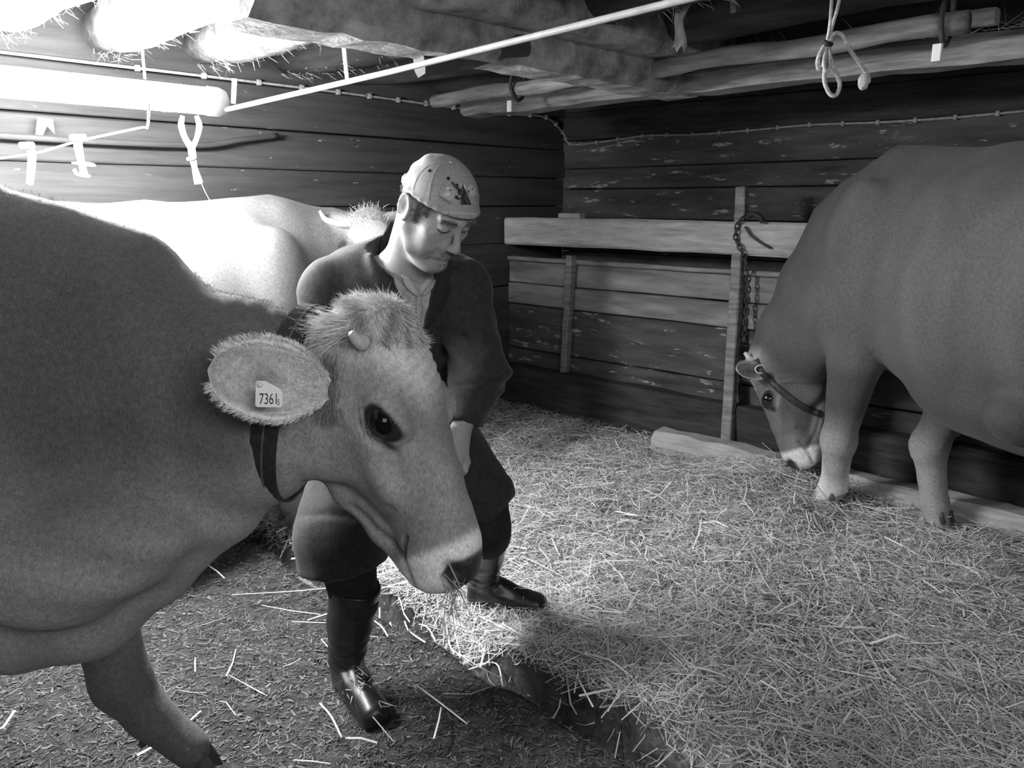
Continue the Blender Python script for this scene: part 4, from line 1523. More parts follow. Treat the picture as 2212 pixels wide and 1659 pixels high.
# ------------------------------------------------------------------ the lamp and what hangs beside it
def lamp():
    E = W(476, 221, 2.88)
    zt = E[2]
    far = np.array([E[0], E[1], zt])
    r = root('strip_lamp', far + UP * .06, 'glowing fluorescent strip lamp hung above the cows', 'lamp')
    m_e = mat('lamp_glow', 0.9, 0.4, 0.0, bump=0, emit=LAMP_EMIT)
    L = 1.45
    V, F = tube([far + B * .035, far + B * (L * .5), far + B * L], .044, 20)
    mk('lamp_tube', V, F, m_e, r)['label'] = 'glowing clear lamp tube'
    m_c = mat('lamp_cap_white', .85, .35, .05, bump=0)
    for c, d in ((far, -B), (far + B * (L + .035), B)):
        V, F = tube([c - d * .045, c - d * .01, c + d * .012, c + d * .02], [.048, .048, .040, .022], 20)
        mk('end_cap', V, F, m_c, r)
    m_i = mat('zinc_wire', .45, .4, .2, bump=0)
    for q in (.25, 1.2):
        c = far + B * q
        V, F = tube(smooth_path([c + UP * .05, c + UP * .12, c + UP * .2], 4), .004, 6)
        mk('hanger_wire', V, F, m_i, r)
    # bent bracket at the end of the lamp
    V, F = beam(W(507, 170, 2.88), W(504, 224, 2.86), FWD, .018, .004, .001, 0, 3)
    b = mk('lamp_bracket', V, F, mat('pale_plastic', .75, .45, .1, bump=0), r, smooth=False)
    b['label'] = 'bent pale strip at the lamp end'
    # conduit from the lamp towards the camera side
    a, bb = W(488, 237, 2.85), PZ(1482, -2, 1.785)
    V, F = tube([a, (a + bb) / 2 - UP * .004, bb, bb + (bb - a) * .5], .0075, 10)
    o = mk('conduit_pipe', V, F, mat('white_conduit', .42, .4, .15, (30, 30, 30), bump=.05))
    tag(o, 'straight pale conduit pipe running from the lamp end across the ceiling', 'pipe')
    # strap that carries the conduit
    d = nrm(bb - a)
    k = min(np.linspace(0, 1, 400), key=lambda q: abs(px_of(a + (bb - a) * q) - 752))
    c = a + (bb - a) * k
    t = W(736, 48, c[1])
    V, F = beam(c - UP * .010, t + UP * .01, d, .004, .016, .001, 0, 6)
    o = mk('conduit_strap', V, F, mat('pale_plastic', .75, .45, .1, bump=0), smooth=False)
    tag(o, 'white strap between the hewn beam and the conduit pipe', 'strap')


lamp()


def ribbon(name, pts, widths, m, label, cat, th=.004, wdir=None, parent=None):
    path = smooth_path(pts, 5)
    n = len(path)
    wd = np.interp(np.linspace(0, 1, n), np.linspace(0, 1, len(widths)), widths)
    V, F = [], []
    for i in range(n):
        d = path[min(i + 1, n - 1)] - path[max(i - 1, 0)]
        s = nrm(np.cross(d, FWD)) if wdir is None else np.asarray(wdir)
        for j in range(4):
            x = (j / 3 - .5)
            V.append(path[i] + s * x * wd[i] + FWD * (.010 * math.cos(x * 3.1) * wd[i] / .03))
    for i in range(n - 1):
        for j in range(3):
            F.append((i * 4 + j, i * 4 + j + 1, i * 4 + j + 5, i * 4 + j + 4))
    V, F = solid(V, F, FWD * th)
    o = mk(name, V, F, m, parent)
    if label:
        tag(o, label, cat)
    return o


def hanging_bits():
    m = mat('pale_strap', .62, .7, .25, (50, 50, 50), bump=.1)
    Y = 2.86
    o = root('tie_strap', W(410, 250, Y), 'white looped strap hanging under the end of the lamp', 'strap')
    ribbon('strap_loop', [W(394, 250, Y), W(391, 270, Y), W(398, 295, Y), W(412, 318, Y)], [.012, .02, .018, .022], m, None, None, parent=o)
    ribbon('strap_loop', [W(424, 250, Y), W(430, 272, Y), W(424, 300, Y), W(414, 320, Y)], [.012, .02, .016, .02], m, None, None, parent=o)
    ribbon('strap_tail', [W(412, 312, Y), W(416, 340, Y), W(420, 362, Y), W(429, 396, Y)], [.026, .024, .018, .03], m, None, None, parent=o)
    V, F = tube(smooth_path([W(432, 388, Y), W(446, 420, Y), W(466, 452, Y), W(482, 476, Y)], 5), .0012, 5)
    mk('thread', V, F, m, o)
    V, F = tube([W(404, 344, Y), W(424, 341, Y)], .006, 8)
    mk('strap_buckle', V, F, M_metal, o)
    Y = 2.72
    V, F = tube(smooth_path([W(-80, 352, Y), W(70, 332, Y), W(170, 305, Y), W(300, 277, Y), W(318, 274, Y + .02), W(322, 222, 2.62)], 6), .004, 6)
    o = mk('twine', V, F, m)
    tag(o, 'pale twine tied slantwise below the lamp over the light cow', 'twine')
    o = root('tie_strap', W(170, 290, Y), 'short pale strap with a wire loop knotted to the twine', 'strap')
    ribbon('strap_tail', [W(168, 290, Y), W(168, 315, Y), W(175, 350, Y), W(181, 376, Y)], [.026, .028, .02, .024], m, None, None, parent=o)
    V, F = tube([W(152, 297, Y - .01), W(184, 297, Y - .01)], .010, 8)
    mk('knot', V, F, m, o)
    V, F = tube(smooth_path([W(156, 352, Y - .01), W(188, 352, Y - .02), W(205, 358, Y - .02), W(178, 356, Y + .01), W(156, 352, Y - .01)], 5), .004, 6)
    mk('wire_loop', V, F, M_metal, o)
    V, F = tube(smooth_path([W(160, 366, Y - .01), W(168, 376, Y - .01), W(194, 381, Y - .01)], 5), .006, 6)
    mk('strap_hook', V, F, m, o)
    o = root('tie_strap', W(62, 305, Y), 'plain pale strap hanging from the twine beside the looped one', 'strap')
    ribbon('strap_tail', [W(60, 322, Y - .02), W(68, 330, Y - .02), W(67, 360, Y - .02), W(63, 398, Y - .02)], [.018, .026, .026, .022], m, None, None, parent=o)
    V, F = tube([W(44, 314, Y - .03), W(72, 314, Y - .03)], .011, 8)
    mk('knot', V, F, m, o)
    # small triangular bracket on the wall pole
    pts = [PL(80, 255, .06), PL(112, 258, .06), PL(116, 290, .06), PL(100, 272, .06), PL(84, 305, .06), PL(74, 305, .06)]
    V, F = solid(pts, [tuple(range(6))], A * .012)
    o = mk('wall_bracket', V, F, mat('grey_strap', .22, .8, .3, (60, 60, 60)), smooth=False)
    tag(o, 'small grey bracket on the far wall above the wall pole', 'bracket')
    # pole on the left wall
    a, b = PL(-150, 306, .08), PL(430, 314, .08)
    a[2] = b[2]
    pts = [a, (a + b) / 2 - UP * .006, b, PL(520, 302, .07), PL(600, 293, .06)]
    V, F = tube(smooth_path(pts, 6), .013, 10)
    o = mk('wall_pole', V, F, M_dark)
    tag(o, 'curved grey pole fixed along the far wall behind the light cow', 'pole')
    # hanging rope coil
    Yr = 2.2
    rp = mat('pale_rope', .55, .8, .35, (120, 120, 120), bump=.4, bump_dist=.003)
    o = root('rope_coil', W(1787, 90, Yr), 'pale rope tied in a hanging bundle of loops in front of the pole', 'rope')

    def rt(name, pts, rad, lab=None):
        V, F = tube(smooth_path([W(x, y, Yr + dy) for x, y, dy in pts], 7), rad, 8)
        q = mk(name, V, F, rp, o)
        if lab:
            q['label'] = lab
    rt('rope_strand', [(1798, -40, 0), (1796, 10, 0), (1792, 60, 0), (1786, 92, 0)], .0045)
    rt('rope_strand', [(1818, -40, .01), (1812, 5, .01), (1800, 50, .01), (1788, 92, .0)], .0045)
    rt('rope_loop', [(1786, 92, 0), (1772, 115, -.01), (1766, 135, -.01), (1770, 150, 0), (1779, 140, .01), (1784, 110, .01), (1788, 95, 0)], .0055)
    rt('rope_loop', [(1788, 92, 0), (1780, 130, -.02), (1783, 152, -.02), (1790, 150, -.02), (1793, 125, -.02), (1789, 95, 0)], .005)
    rt('rope_loop', [(1790, 95, 0), (1795, 130, -.01), (1808, 162, -.01), (1814, 185, -.01), (1806, 205, -.01), (1793, 203, -.01), (1782, 180, -.01), (1781, 155, -.01), (1786, 120, 0), (1788, 95, 0)], .0055)
    rt('rope_tail', [(1792, 88, 0), (1800, 74, 0), (1812, 72, 0), (1826, 84, 0), (1836, 108, 0), (1856, 135, 0), (1872, 158, 0), (1874, 166, 0)], .0055)
    V, F = tube([W(1772, 0, Yr), W(1778, 90, Yr)], .004, 6)
    V, F = tube(smooth_path([W(1874, 162, Yr), W(1868, 172, Yr), W(1866, 184, Yr), W(1872, 191, Yr)], 4), [.010, .012, .014, .015, .016, .016, .015, .015, .014, .013, .011, .008, .004], 9)
    mk('rope_tassel', V, F, rp, o)['label'] = 'frayed knotted rope end'
    V, F = tube(smooth_path([W(1780, 90, Yr - .012), W(1788, 95, Yr - .016), W(1796, 96, Yr - .008)], 4), .006, 8)
    mk('rope_binding', V, F, M_leather, o)
    # chain on the leaning post: single links
    ch = root('tie_chain', PR(1602, 760, .62), 'dark tie chain wound around the rail and hanging on the leaning post', 'chain')
    mi = mat('rusty_iron', .06, .6, .4, (30, 30, 30), bump=.4)
    path = smooth_path([PR(1622, 468, .56), PR(1598, 478, .615), PR(1590, 512, .62), PR(1606, 552, .62), PR(1616, 600, .61), PR(1612, 680, .62), PR(1606, 748, .65)], 12)
    dl = np.linalg.norm(np.diff(path, axis=0), axis=1)
    cum = np.concatenate([[0], np.cumsum(dl)])
    step = .027
    nlk = int(cum[-1] / step)
    for i in range(nlk):
        q = (i + .5) * step
        c = np.array([np.interp(q, cum, path[:, k]) for k in range(3)])
        c2 = np.array([np.interp(q + .01, cum, path[:, k]) for k in range(3)])
        d = nrm(c2 - c)
        _, s, u = frame_for(d)
        if i % 2:
            s = u
        ring = []
        for kk in range(13):
            a = 2 * math.pi * kk / 12
            ring.append(c + d * .019 * math.cos(a) + s * .012 * math.sin(a))
        V, F = tube(ring, .0042, 5, caps=False)
        mk('chain_link', V, F, mi, ch)
    V, F = tube(smooth_path([PR(1612, 470, .62), PR(1626, 462, .63), PR(1642, 470, .63), PR(1648, 480, .62)], 5), .013, 8)
    mk('strap_end', V, F, M_leather, ch)
    V, F = tube(smooth_path([PR(1610, 490, .62), PR(1622, 508, .625), PR(1640, 522, .625), PR(1664, 536, .622)], 5), .006, 8)
    mk('hook_wire', V, F, mi, ch)
    # old rope lying by the gutter
    pts = []
    for px, py in ((640, 1196), (660, 1206), (685, 1222), (708, 1234), (722, 1250), (716, 1266), (724, 1280)):
        p = PZ(px, py, .03)
        p[2] = float(ground(p[0], p[1])) + .02
        pts.append(p)
    V, F = tube(smooth_path(pts, 6), [.014 + .003 * math.sin(i * 1.9) for i in range(37)], 9)
    o = mk('old_rope', V, F, mat('dirty_rope', .22, .9, .5, (90, 90, 90), bump=.6))
    tag(o, 'frayed dirty rope lying along the gutter beside the farmer\'s boot', 'rope')


hanging_bits()


# ------------------------------------------------------------------ the farmer
M_skin = mat('skin', 1.0, .55, .08, (120, 120, 120), 5, .12, .002, tone=True, spec=.35)
M_coat = mat('work_coat_cloth', .032, .8, .30, (70, 70, 70), 6, .3, .004, spec=.25, sheen=.12, streak=((260, 260, 260), .18))
M_coat2 = mat('work_coat_edge', .020, .85, .2, (70, 70, 70), 6, .2, .004, spec=.2, sheen=.2)
M_shirt = mat('pale_shirt', .42, .85, .2, (40, 40, 40), 5, .25, .004)
M_cap = mat('grey_cap_cloth', .34, .85, .12, (150, 150, 150), 4, .15, .002)
M_trouser = mat('dark_trousers', .02, .85, .3, (60, 60, 60), 5, .3, .005)
M_boot = mat('black_rubber', .016, .35, .3, (25, 25, 25), 5, .15, .004, spec=.5)


def man():
    PXM = 913.0
    Hc = W(938, 452, 1.96)
    yaw, pit = math.radians(48), math.radians(38)
    fh = np.array([math.sin(yaw), -math.cos(yaw), 0])
    f = fh * math.cos(pit) - UP * math.sin(pit)
    lf = np.cross(UP, fh)
    up = np.cross(f, lf)
    Rh = np.array([lf, f, up])

    def H(a, b, c):
        return Hc + lf * a + f * b + up * c
    Nb = W(872, 602, 2.09)
    shR, shL = W(716, 628, 2.08), W(992, 622, 2.13)
    sdx = nrm(shL - shR)
    elL, wrL = W(1033, 800, 2.02), W(1001, 908, 1.90)
    elR, wrR = W(690, 860, 2.02), W(860, 965, 1.86)
    hipR, hipL = W(800, 905, 2.28), W(915, 905, 2.38)
    knR, knL = W(738, 1150, 2.13), W(1040, 1072, 2.36)
    footR_h, footR_t = PZ(738, 1478), PZ(806, 1556)
    footL_h, footL_t = PZ(1018, 1330), PZ(1168, 1346)
    base = (footR_h + footL_h) / 2
    base[2] = 0
    rt = root('person', base, 'farmer in a dark work coat, grey cap and rubber boots bending forward', 'person')

    # --- skin: head, neck, hands, legs as one body
    bd = Body(ranges((-.80, .16, .0044)), ranges((1.70, 2.58, .0052)),
              ranges((-.02, .86, .02), (.86, 1.02, .0044), (1.02, 1.20, .02), (1.20, 1.62, .0042)))
    bd.ell(H(0, -.010, .032), (.075, .094, .078), Rh, .02)
    bd.ell(H(0, .026, -.020), (.064, .062, .078), Rh, .02)
    for y in (-1, 1):
        bd.seg(H(.056 * y, -.002, -.045), H(.046 * y, .030, -.082), .020, .018, None, .02)
        bd.seg(H(.046 * y, .030, -.082), H(.014 * y, .078, -.100), .018, .018, None, .02)
        bd.ell(H(.044 * y, .060, -.018), (.025, .023, .020), Rh, .015)
        bd.ell(H(.040 * y, .055, -.055), (.020, .026, .026), Rh, .02)
        bd.seg(H(0, .0885, .030), H(.046 * y, .074, .031), .0105, .010, None, .012)
    bd.ell(H(0, .080, -.098), (.026, .021, .020), Rh, .012)
    bd.ell(H(0, .078, -.052), (.034, .022, .026), Rh, .015)
    for y in (-1, 1):
        bd.ell(H(.033 * y, .099, .010), (.020, .018, .0125), Rh, .010, 's')
        bd.ell(H(.032 * y, .0765, .009), (.0165, .0145, .0125), Rh, .003)
    bd.seg(H(0, .088, .020), H(0, .114, -.028), .0085, .0105, None, .008)
    bd.ell(H(0, .114, -.031), (.0105, .0105, .0095), Rh, .006)
    for y in (-1, 1):
        bd.ell(H(.0125 * y, .103, -.034), (.0085, .012, .0085), Rh, .006)
        bd.ell(H(.006 * y, .108, -.0425), (.0035, .006, .003), Rh, .004, 's')
        bd.seg(H(.022 * y, .100, -.036), H(.036 * y, .083, -.070), .0028, .0022, None, .010, 's')
        bd.seg(H(.022 * y, .0905, -.067), H(0, .0995, -.063), .006, .0065, None, .008)
        bd.seg(H(.020 * y, .0905, -.079), H(0, .0975, -.079), .006, .0075, None, .008)
        bd.chain([H(.036 * y, .083, -.084), H(.027 * y, .0935, -.0765), H(0, .1065, -.0712)], [.003, .0040, .0040], None, .005, 's')
        bd.seg(H(.022 * y, .096, -.010), H(.048 * y, .080, -.016), .0024, .002, None, .010, 's')
        # ears: plate, hollow, rolled rim, lobe
        Re = np.array([lf, f * .94 + up * .34, up * .94 - f * .34])
        bd.ell(H(.080 * y, -.012, .000), (.0085, .0195, .031), Re, .006)
        bd.ell(H(.092 * y, -.008, .003), (.0105, .0125, .0205), Re, .004, 's')
        rim = []
        for q in np.linspace(-.9, 3.9, 15):
            rim.append(H(.086 * y, -.012, .0) + (Re[1] * math.cos(q) * .0185 + Re[2] * math.sin(q) * .030))
        bd.chain(rim, [.0038] * 15, None, .003)
        bd.ell(H(.082 * y, .000, -.026), (.0060, .0080, .0085), Rh, .005)
        bd.ell(H(.083 * y, .006, -.002), (.005, .006, .008), Rh, .004)
    bd.seg(H(0, .092, -.089), H(0, .094, -.089), .004, .004, None, .010, 's')
    bd.seg(H(0, -.030, -.040), Nb, .056, .062, None, .03)
    bd.ell(H(0, .045, -.115), (.035, .035, .022), Rh, .03)
    # torso core, limbs inside the clothes
    bd.seg(Nb, W(862, 780, 2.22), (.10, .07), (.12, .08), sdx, .04)
    bd.seg(W(862, 780, 2.22), (hipR + hipL) / 2, (.12, .08), (.13, .09), sdx, .04)
    bd.seg(shR, shL, .04, .04, None, .04)
    bd.chain([shR, elR, wrR], [.04, .032, .024], None, .02)
    bd.chain([shL, elL, wrL], [.04, .032, .026], None, .02)
    bootRt, bootLt = W(768, 1262, 2.12), W(1052, 1150, 2.40)
    dR, dL = nrm((footR_t - footR_h) * [1, 1, 0]), nrm((footL_t - footL_h) * [1, 1, 0])
    bd.chain([hipR, knR, bootRt, footR_h + dR * .045 + UP * .11, footR_h + dR * .15 + UP * .05], [.07, .05, .040, .026, .016], None, .02)
    bd.chain([hipL, knL, bootLt, footL_h + dL * .045 + UP * .11, footL_h + dL * .15 + UP * .05], [.07, .05, .040, .026, .016], None, .02)
    # left hand: back of the hand up, fingers hanging down and curling inwards
    hd = nrm(W(984, 985, 1.865) - wrL)
    side = nrm(nrm(np.cross(hd, FWD)) * .8 + FWD * .6)
    side = nrm(side - hd * np.dot(side, hd))
    bk = nrm(np.cross(side, hd))
    bk = bk if np.dot(bk, FWD) < 0 else -bk
    pc = wrL + hd * .050
    bd.seg(wrL, wrL + hd * .085, (.026, .020), (.036, .017), side, .012)
    for i, (o, ln) in enumerate(((-.036, .066), (-.012, .074), (.012, .070), (.035, .056))):
        k0 = wrL + hd * .088 + side * o
        k1 = k0 + hd * ln * .5 + bk * .004
        k2 = k1 + hd * ln * .40 - bk * .022
        k3 = k2 + hd * ln * .10 - bk * .022
        bd.chain([k0, k1, k2, k3], [.0100, .0092, .0084, .0072], None, .003)
        bd.ell(k0 + bk * .006, .0105, None, .005)
    t0 = wrL + hd * .03 + side * -.024
    bd.chain([t0, t0 + hd * .035 - side * .024 + bk * .004, t0 + hd * .068 - side * .026 - bk * .004], [.013, .0115, .009], None, .006)
    # right hand
    hd2 = nrm(W(950, 985, 1.88) - wrR)
    s2 = nrm(np.cross(hd2, UP))
    bd.seg(wrR, wrR + hd2 * .085, (.036, .018), (.038, .016), s2, .012)
    for i, (o, ln) in enumerate(((-.030, .062), (-.010, .074), (.011, .070), (.030, .056))):
        k0 = wrR + hd2 * .085 + s2 * o
        k1 = k0 + hd2 * ln * .55 - UP * .01
        k2 = k1 + hd2 * ln * .30 - UP * .03
        bd.chain([k0, k1, k2], [.0105, .0095, .008], None, .004)
    t0 = wrR + hd2 * .03 - s2 * .028
    bd.chain([t0, t0 + hd2 * .04 - s2 * .018, t0 + hd2 * .07 - s2 * .02], [.013, .011, .009], None, .006)
    P, F = bd.mesh(1)
    if (np.cross(P[F[:, 0]], P[F[:, 1]]) * P[F[:, 2]]).sum() < 0:
        F = F[:, ::-1]
    N = normals(P, F)
    Q = (P - Hc) @ Rh.T
    x, y, z = Q[:, 0], Q[:, 1], Q[:, 2]
    onhead = (np.abs(x) < .11) & (y > -.13) & (y < .14) & (z > -.13) & (z < .16)
    fhw = np.exp(-((z - .052) / .016) ** 2) * (y > .04) * onhead
    d = fhw * .0011 * np.sin(z * 950 + 2 * np.sin(x * 40))
    P = P + N * d[:, None]
    t = np.full(len(P), .34) * (1 + .05 * fnoise(P, 60, 3))
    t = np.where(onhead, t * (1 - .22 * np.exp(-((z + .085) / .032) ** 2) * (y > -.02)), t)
    tst = onhead * gauss(Q, (0, .098, -.053), (.036, .04, .0115))
    t = t + (.24 - t) * np.clip(tst * .8, 0, 1)
    lipm = onhead * gauss(Q, (0, .1, -.0745), (.024, .03, .0085))
    t = t + (.30 - t) * .6 * lipm
    ml = seg_d(x, z, (-.037, -.086), (-.028, -.0770), (0, -.0712), (.028, -.0770), (.037, -.086))
    t = t + (.09 - t) * .85 * np.exp(-(ml / .0028) ** 2) * onhead * (y > .065)
    for sg in (-1, 1):
        t = t + (.25 - t) * .55 * onhead * gauss(Q, (.033 * sg, .092, .004), (.022, .02, .012))
        t = t + (.33 - t) * .6 * onhead * gauss(Q, (.034 * sg, .088, -.010), (.02, .02, .006))
    hair = onhead * sstep(.012, .03, z + .012 * fnoise(Q, 90, 8)) * sstep(.052, .036, y + .006 * fnoise(Q, 120, 4)) * (1 - sstep(.084, .088, np.abs(x)))
    hair = np.maximum(hair, onhead * sstep(-.045, -.02, z) * sstep(-.03, -.05, y))
    hair = np.maximum(hair, onhead * gauss(Q, (.068, .018, .006), (.012, .008, .022)) + onhead * gauss(Q, (-.068, .018, .006), (.012, .008, .022)))
    t = t + (.13 - t) * np.clip(hair, 0, 1) * .85
    mk('body', P, F, M_skin, rt, tone=t)
    skin_tree = bvh(P, F)

    # --- hair that shows under the cap, brows, moustache, lash lines
    r = np.random.default_rng(5)

    def hair_on(name, pts, drn, L, w, tone, jit=.25, seed=1, lift=.25):
        roots, dirs = [], []
        for p, q in pts:
            hit = onto(skin_tree, p, q)
            if hit is None:
                continue
            roots.append(hit[0])
            dirs.append(np.asarray(drn) + hit[1] * lift)
        if not roots:
            return
        Vh, Fh = blades(roots, dirs, r.uniform(L * .6, L, len(roots)), w, .25, jit, seed)
        o = mk(name, Vh, Fh, M_hair, rt, smooth=False, tone=np.repeat(r.uniform(tone * .7, tone * 1.4, len(roots)), 6))
        o['kind'] = 'stuff'
    for sg in (-1, 1):
        hair_on('hair', [(H(.2 * sg, r.uniform(.014, .045), r.uniform(.016, .06)), -lf * sg) for _ in range(800)] +
                [(H(.2 * sg, r.uniform(.014, .028), r.uniform(-.012, .022)), -lf * sg) for _ in range(220)], -up * .9 + f * .1, .011, .0006, .15, .25, 2, .35)
        hair_on('eyebrow', [(H(sg * r.uniform(.014, .052), .3, .031 + r.normal(0, .0028)), -f) for _ in range(170)], lf * sg * .8 - up * .25, .010, .0006, .15, .3, 3, .5)
    hair_on('hair', [(H(r.uniform(-.07, .07), -.3, r.uniform(-.03, .03)), f) for _ in range(900)], -up, .012, .0006, .16, .25, 4, .3)
    hair_on('moustache', [(H(r.normal(0, .017), .3, -.0535 + r.normal(0, .0045)), -f) for _ in range(420)], -up * .8 + f * .2, .006, .0005, .20, .35, 5, .35)
    for sg in (-1, 1):
        pts = []
        for q in np.linspace(-1, 1, 9):
            a = H(sg * .032 + q * .0155, .25, .0035 - .0030 * (1 - q * q))
            hit = onto(skin_tree, a, -f)
            if hit is not None:
                pts.append(hit[0] + f * .0004)
        if len(pts) > 3:
            V, F2 = tube(smooth_path(pts, 3), .0013, 6)
            mk('eyelashes', V, F2, mat('dark_lash', .03, .7, bump=0), rt)

    # --- cap
    cc = H(0, .002, .040)
    cr = np.array([.0855, .1015, .0885])
    ca = math.radians(20)
    Rc = np.array([lf, f * math.cos(ca) - up * math.sin(ca), up * math.cos(ca) + f * math.sin(ca)])
    lo, hi = cc - .14, cc + .14
    cb = Body(ranges((lo[0], hi[0], .0034)), ranges((lo[1], hi[1], .0034)), ranges((lo[2], hi[2], .0034)))
    cb.ell(cc, cr, Rc, .01)
    rimn = nrm(-up + f * .16)
    rim0 = H(0, 0, .041)
    cb.plane(rim0, rimn, .004)
    for k in range(28):
        ring = []
        for a in (2 * math.pi * k / 28, 2 * math.pi * (k + 1) / 28):
            dx, dy = math.sin(a), math.cos(a)
            z0 = .041 + .16 * .0
            p = None
            c0 = rim0 + lf * dx * .0835 + f * (dy * .1025 - .001) + up * ((dy * .1025 - .001) * .16)
            ring.append(c0)
        cb.seg(ring[0], ring[1], .0052, .0052, None, .005)
    # hollow inside
    cb.ell(H(0, .000, .036), (.0795, .095, .081), Rc, .003, 's')
    Pc, Fc = cb.mesh(3)
    if (np.cross(Pc[Fc[:, 0]], Pc[Fc[:, 1]]) * Pc[Fc[:, 2]]).sum() < 0:
        Fc = Fc[:, ::-1]
    Nc = normals(Pc, Fc)
    Qc = (Pc - cc) @ Rh.T
    wr = sstep(-.01, -.07, Qc[:, 1]) * sstep(-.01, .02, Qc[:, 2])
    Pc = Pc + Nc * (wr * .0014 * np.sin(Qc[:, 2] * 130 + Qc[:, 0] * 60 + 2 * fnoise(Qc, 30, 3)))[:, None]
    capo = mk('cap', Pc, Fc, M_cap, rt)
    capo['label'] = 'brimless grey cloth cap printed with two cows and a person'
    ct = bvh(Pc, Fc)
    # printed picture on the front panel, small printed marks as flat patches on the cloth

    def on_cap(px, py, off=.0006):
        hit = onto(ct, EYE, ray(px, py))
        return None if hit is None else hit[0] + hit[1] * off

    for pl, rad in ((((972, 351), (958, 352), (946, 361), (937, 378), (930, 402), (926, 432)), .0013), (((944, 352), (920, 362), (902, 384), (893, 410)), .0008)):
        pts = [q for q in (on_cap(a, b, .0004) for a, b in pl) if q is not None]
        if len(pts) > 2:
            V, F2 = tube(smooth_path(pts, 4), rad, 6)
            mk('seam', V, F2, M_cap, capo)
    q = on_cap(974, 353, .001)
    if q is not None:
        V, F2 = tube([q - UP * .003, q + UP * .002, q + UP * .004], [.0060, .0055, .003], 10)
        mk('cap_button', V, F2, M_cap, capo)

    def patch(px0, py0, px1, py1, nx, ny, fn, name, off=.0007):
        V, T, ok = [], [], {}
        for i in range(ny + 1):
            for j in range(nx + 1):
                a, b = px0 + (px1 - px0) * j / nx, py0 + (py1 - py0) * i / ny
                v = fn(a, b)
                p = on_cap(a, b, off)
                if p is None or v is None:
                    continue
                ok[i, j] = len(V)
                V.append(p)
                T.append(v)
        F2 = [(ok[i, j], ok[i + 1, j], ok[i + 1, j + 1], ok[i, j + 1]) for i in range(ny) for j in range(nx) if all(q in ok for q in ((i, j), (i + 1, j), (i, j + 1), (i + 1, j + 1)))]
        if F2:
            return mk(name, V, F2, mat('cap_print', 1.0, .8, .05, bump=0, tone=True), capo, smooth=True, tone=T)

    def el(a, b, cx, cy, rx, ry, rot=0):
        c, s = math.cos(rot), math.sin(rot)
        dx, dy = a - cx, b - cy
        u, v = (dx * c + dy * s) / rx, (-dx * s + dy * c) / ry
        return u * u + v * v < 1

    def pic(a, b):
        # dark standing figure between two pale cow heads; None leaves the cloth bare
        if el(a, b, 994, 402, 4.5, 6):
            return .30 if not el(a, b, 996, 398, 1.6, 3.5, -.5) else .62
        if el(a, b, 991, 396, 8, 7) and b < 397:
            return .33
        fig = ((984 + (b - 396) * .22 < a < 999 + (b - 396) * .42) and 396 < b < 443 and not (b > 428 and a < 994)) or el(a, b, 983, 402, 13, 3.4, .85) or el(a, b, 990, 427, 9, 5, .2)
        if fig:
            if el(a, b, 992, 424, 3.2, 3):
                return .30
            return .042 + .022 * math.sin(a * .5 + 1.3 * math.sin(b * .21))
        if el(a, b, 967, 407, 6, 2.2, -.45) or el(a, b, 967, 420, 5, 4):
            return .62
        if el(a, b, 973, 411, 3.2, 1.6, .4):
            return .07
        if el(a, b, 958, 406, 6, 5) and not el(a, b, 958, 406, 3.6, 3):
            return .24
        if el(a, b, 963, 428, 19, 8, .62) and (b - 428) > (a - 963) * .62 + 1.5:
            return .21
        if el(a, b, 966, 418, 16, 15, .3):
            return .42 + .05 * math.sin(a * .23 + b * .3)
        if el(a, b, 1003, 403, 2.4, 7, -.45):
            return .70
        if el(a, b, 1012, 413, 2, 3) or el(a, b, 1020, 408, 1.6, 2.4):
            return .09
        if el(a, b, 1010, 417, 4, 5) or el(a, b, 1029, 429, 2.4, 6, -.3):
            return .26
        if el(a, b, 1018, 412, 9, 13, -.25):
            return .50
        return None
    patch(940, 386, 1036, 446, 130, 84, pic, 'printed_picture')

    def letters(a, b):
        q = (a - 961) / (1030 - 961)
        if not 0 < q < 1:
            return None
        yc = 457.5 + 5.0 * math.sin(q * 1.5)
        v = math.sin(a * 1.9) + .6 * math.sin(a * 3.7 + 1)
        if abs(b - yc) < 2.6 + .5 * v and v > -.75:
            return .58
        return None
    patch(958, 452, 1034, 470, 120, 30, letters, 'stitched_band')
    for px, py in ((968.5, 385.5), (928.5, 369)):
        hit = onto(ct, EYE, ray(px, py))
        if hit is None:
            continue
        c, n = hit[0] + hit[1] * .0006, hit[1]
        _, s1, s3 = frame_for(n)
        V = [c + (s1 * math.cos(q) + s3 * math.sin(q)) * .0042 for q in np.linspace(0, 2 * math.pi, 12, endpoint=False)]
        V, F2 = solid(V, [tuple(range(12))], -n * .002)
        mk('eyelet', V, F2, M_ink, capo, smooth=False)

    # --- shirt
    sb = Body(ranges((-.62, .02, .008)), ranges((1.86, 2.45, .008)), ranges((.85, 1.38, .008)))
    ch0, ch1 = W(872, 640, 2.125), W(866, 790, 2.22)
    sb.seg(Nb + (ch0 - Nb) * .35, ch0, (.085, .075), (.155, .112), sdx, .04)
    sb.seg(ch0, ch1, (.155, .112), (.15, .11), sdx, .04)
    sb.seg(Nb, Nb - nrm(Nb - Hc) * -.03, .072, .080, None, .03)
    Ps, Fs = sb.mesh(2)
    if (np.cross(Ps[Fs[:, 0]], Ps[Fs[:, 1]]) * Ps[Fs[:, 2]]).sum() < 0:
        Fs = Fs[:, ::-1]
    Ns = normals(Ps, Fs)
    Ps = Ps + Ns * (.003 * np.sin(Ps[:, 0] * 160 + Ps[:, 2] * 40 + 2 * fnoise(Ps, 25, 2)))[:, None]
    sh = mk('shirt', Ps, Fs, M_shirt, rt)
    st = bvh(Ps, Fs)

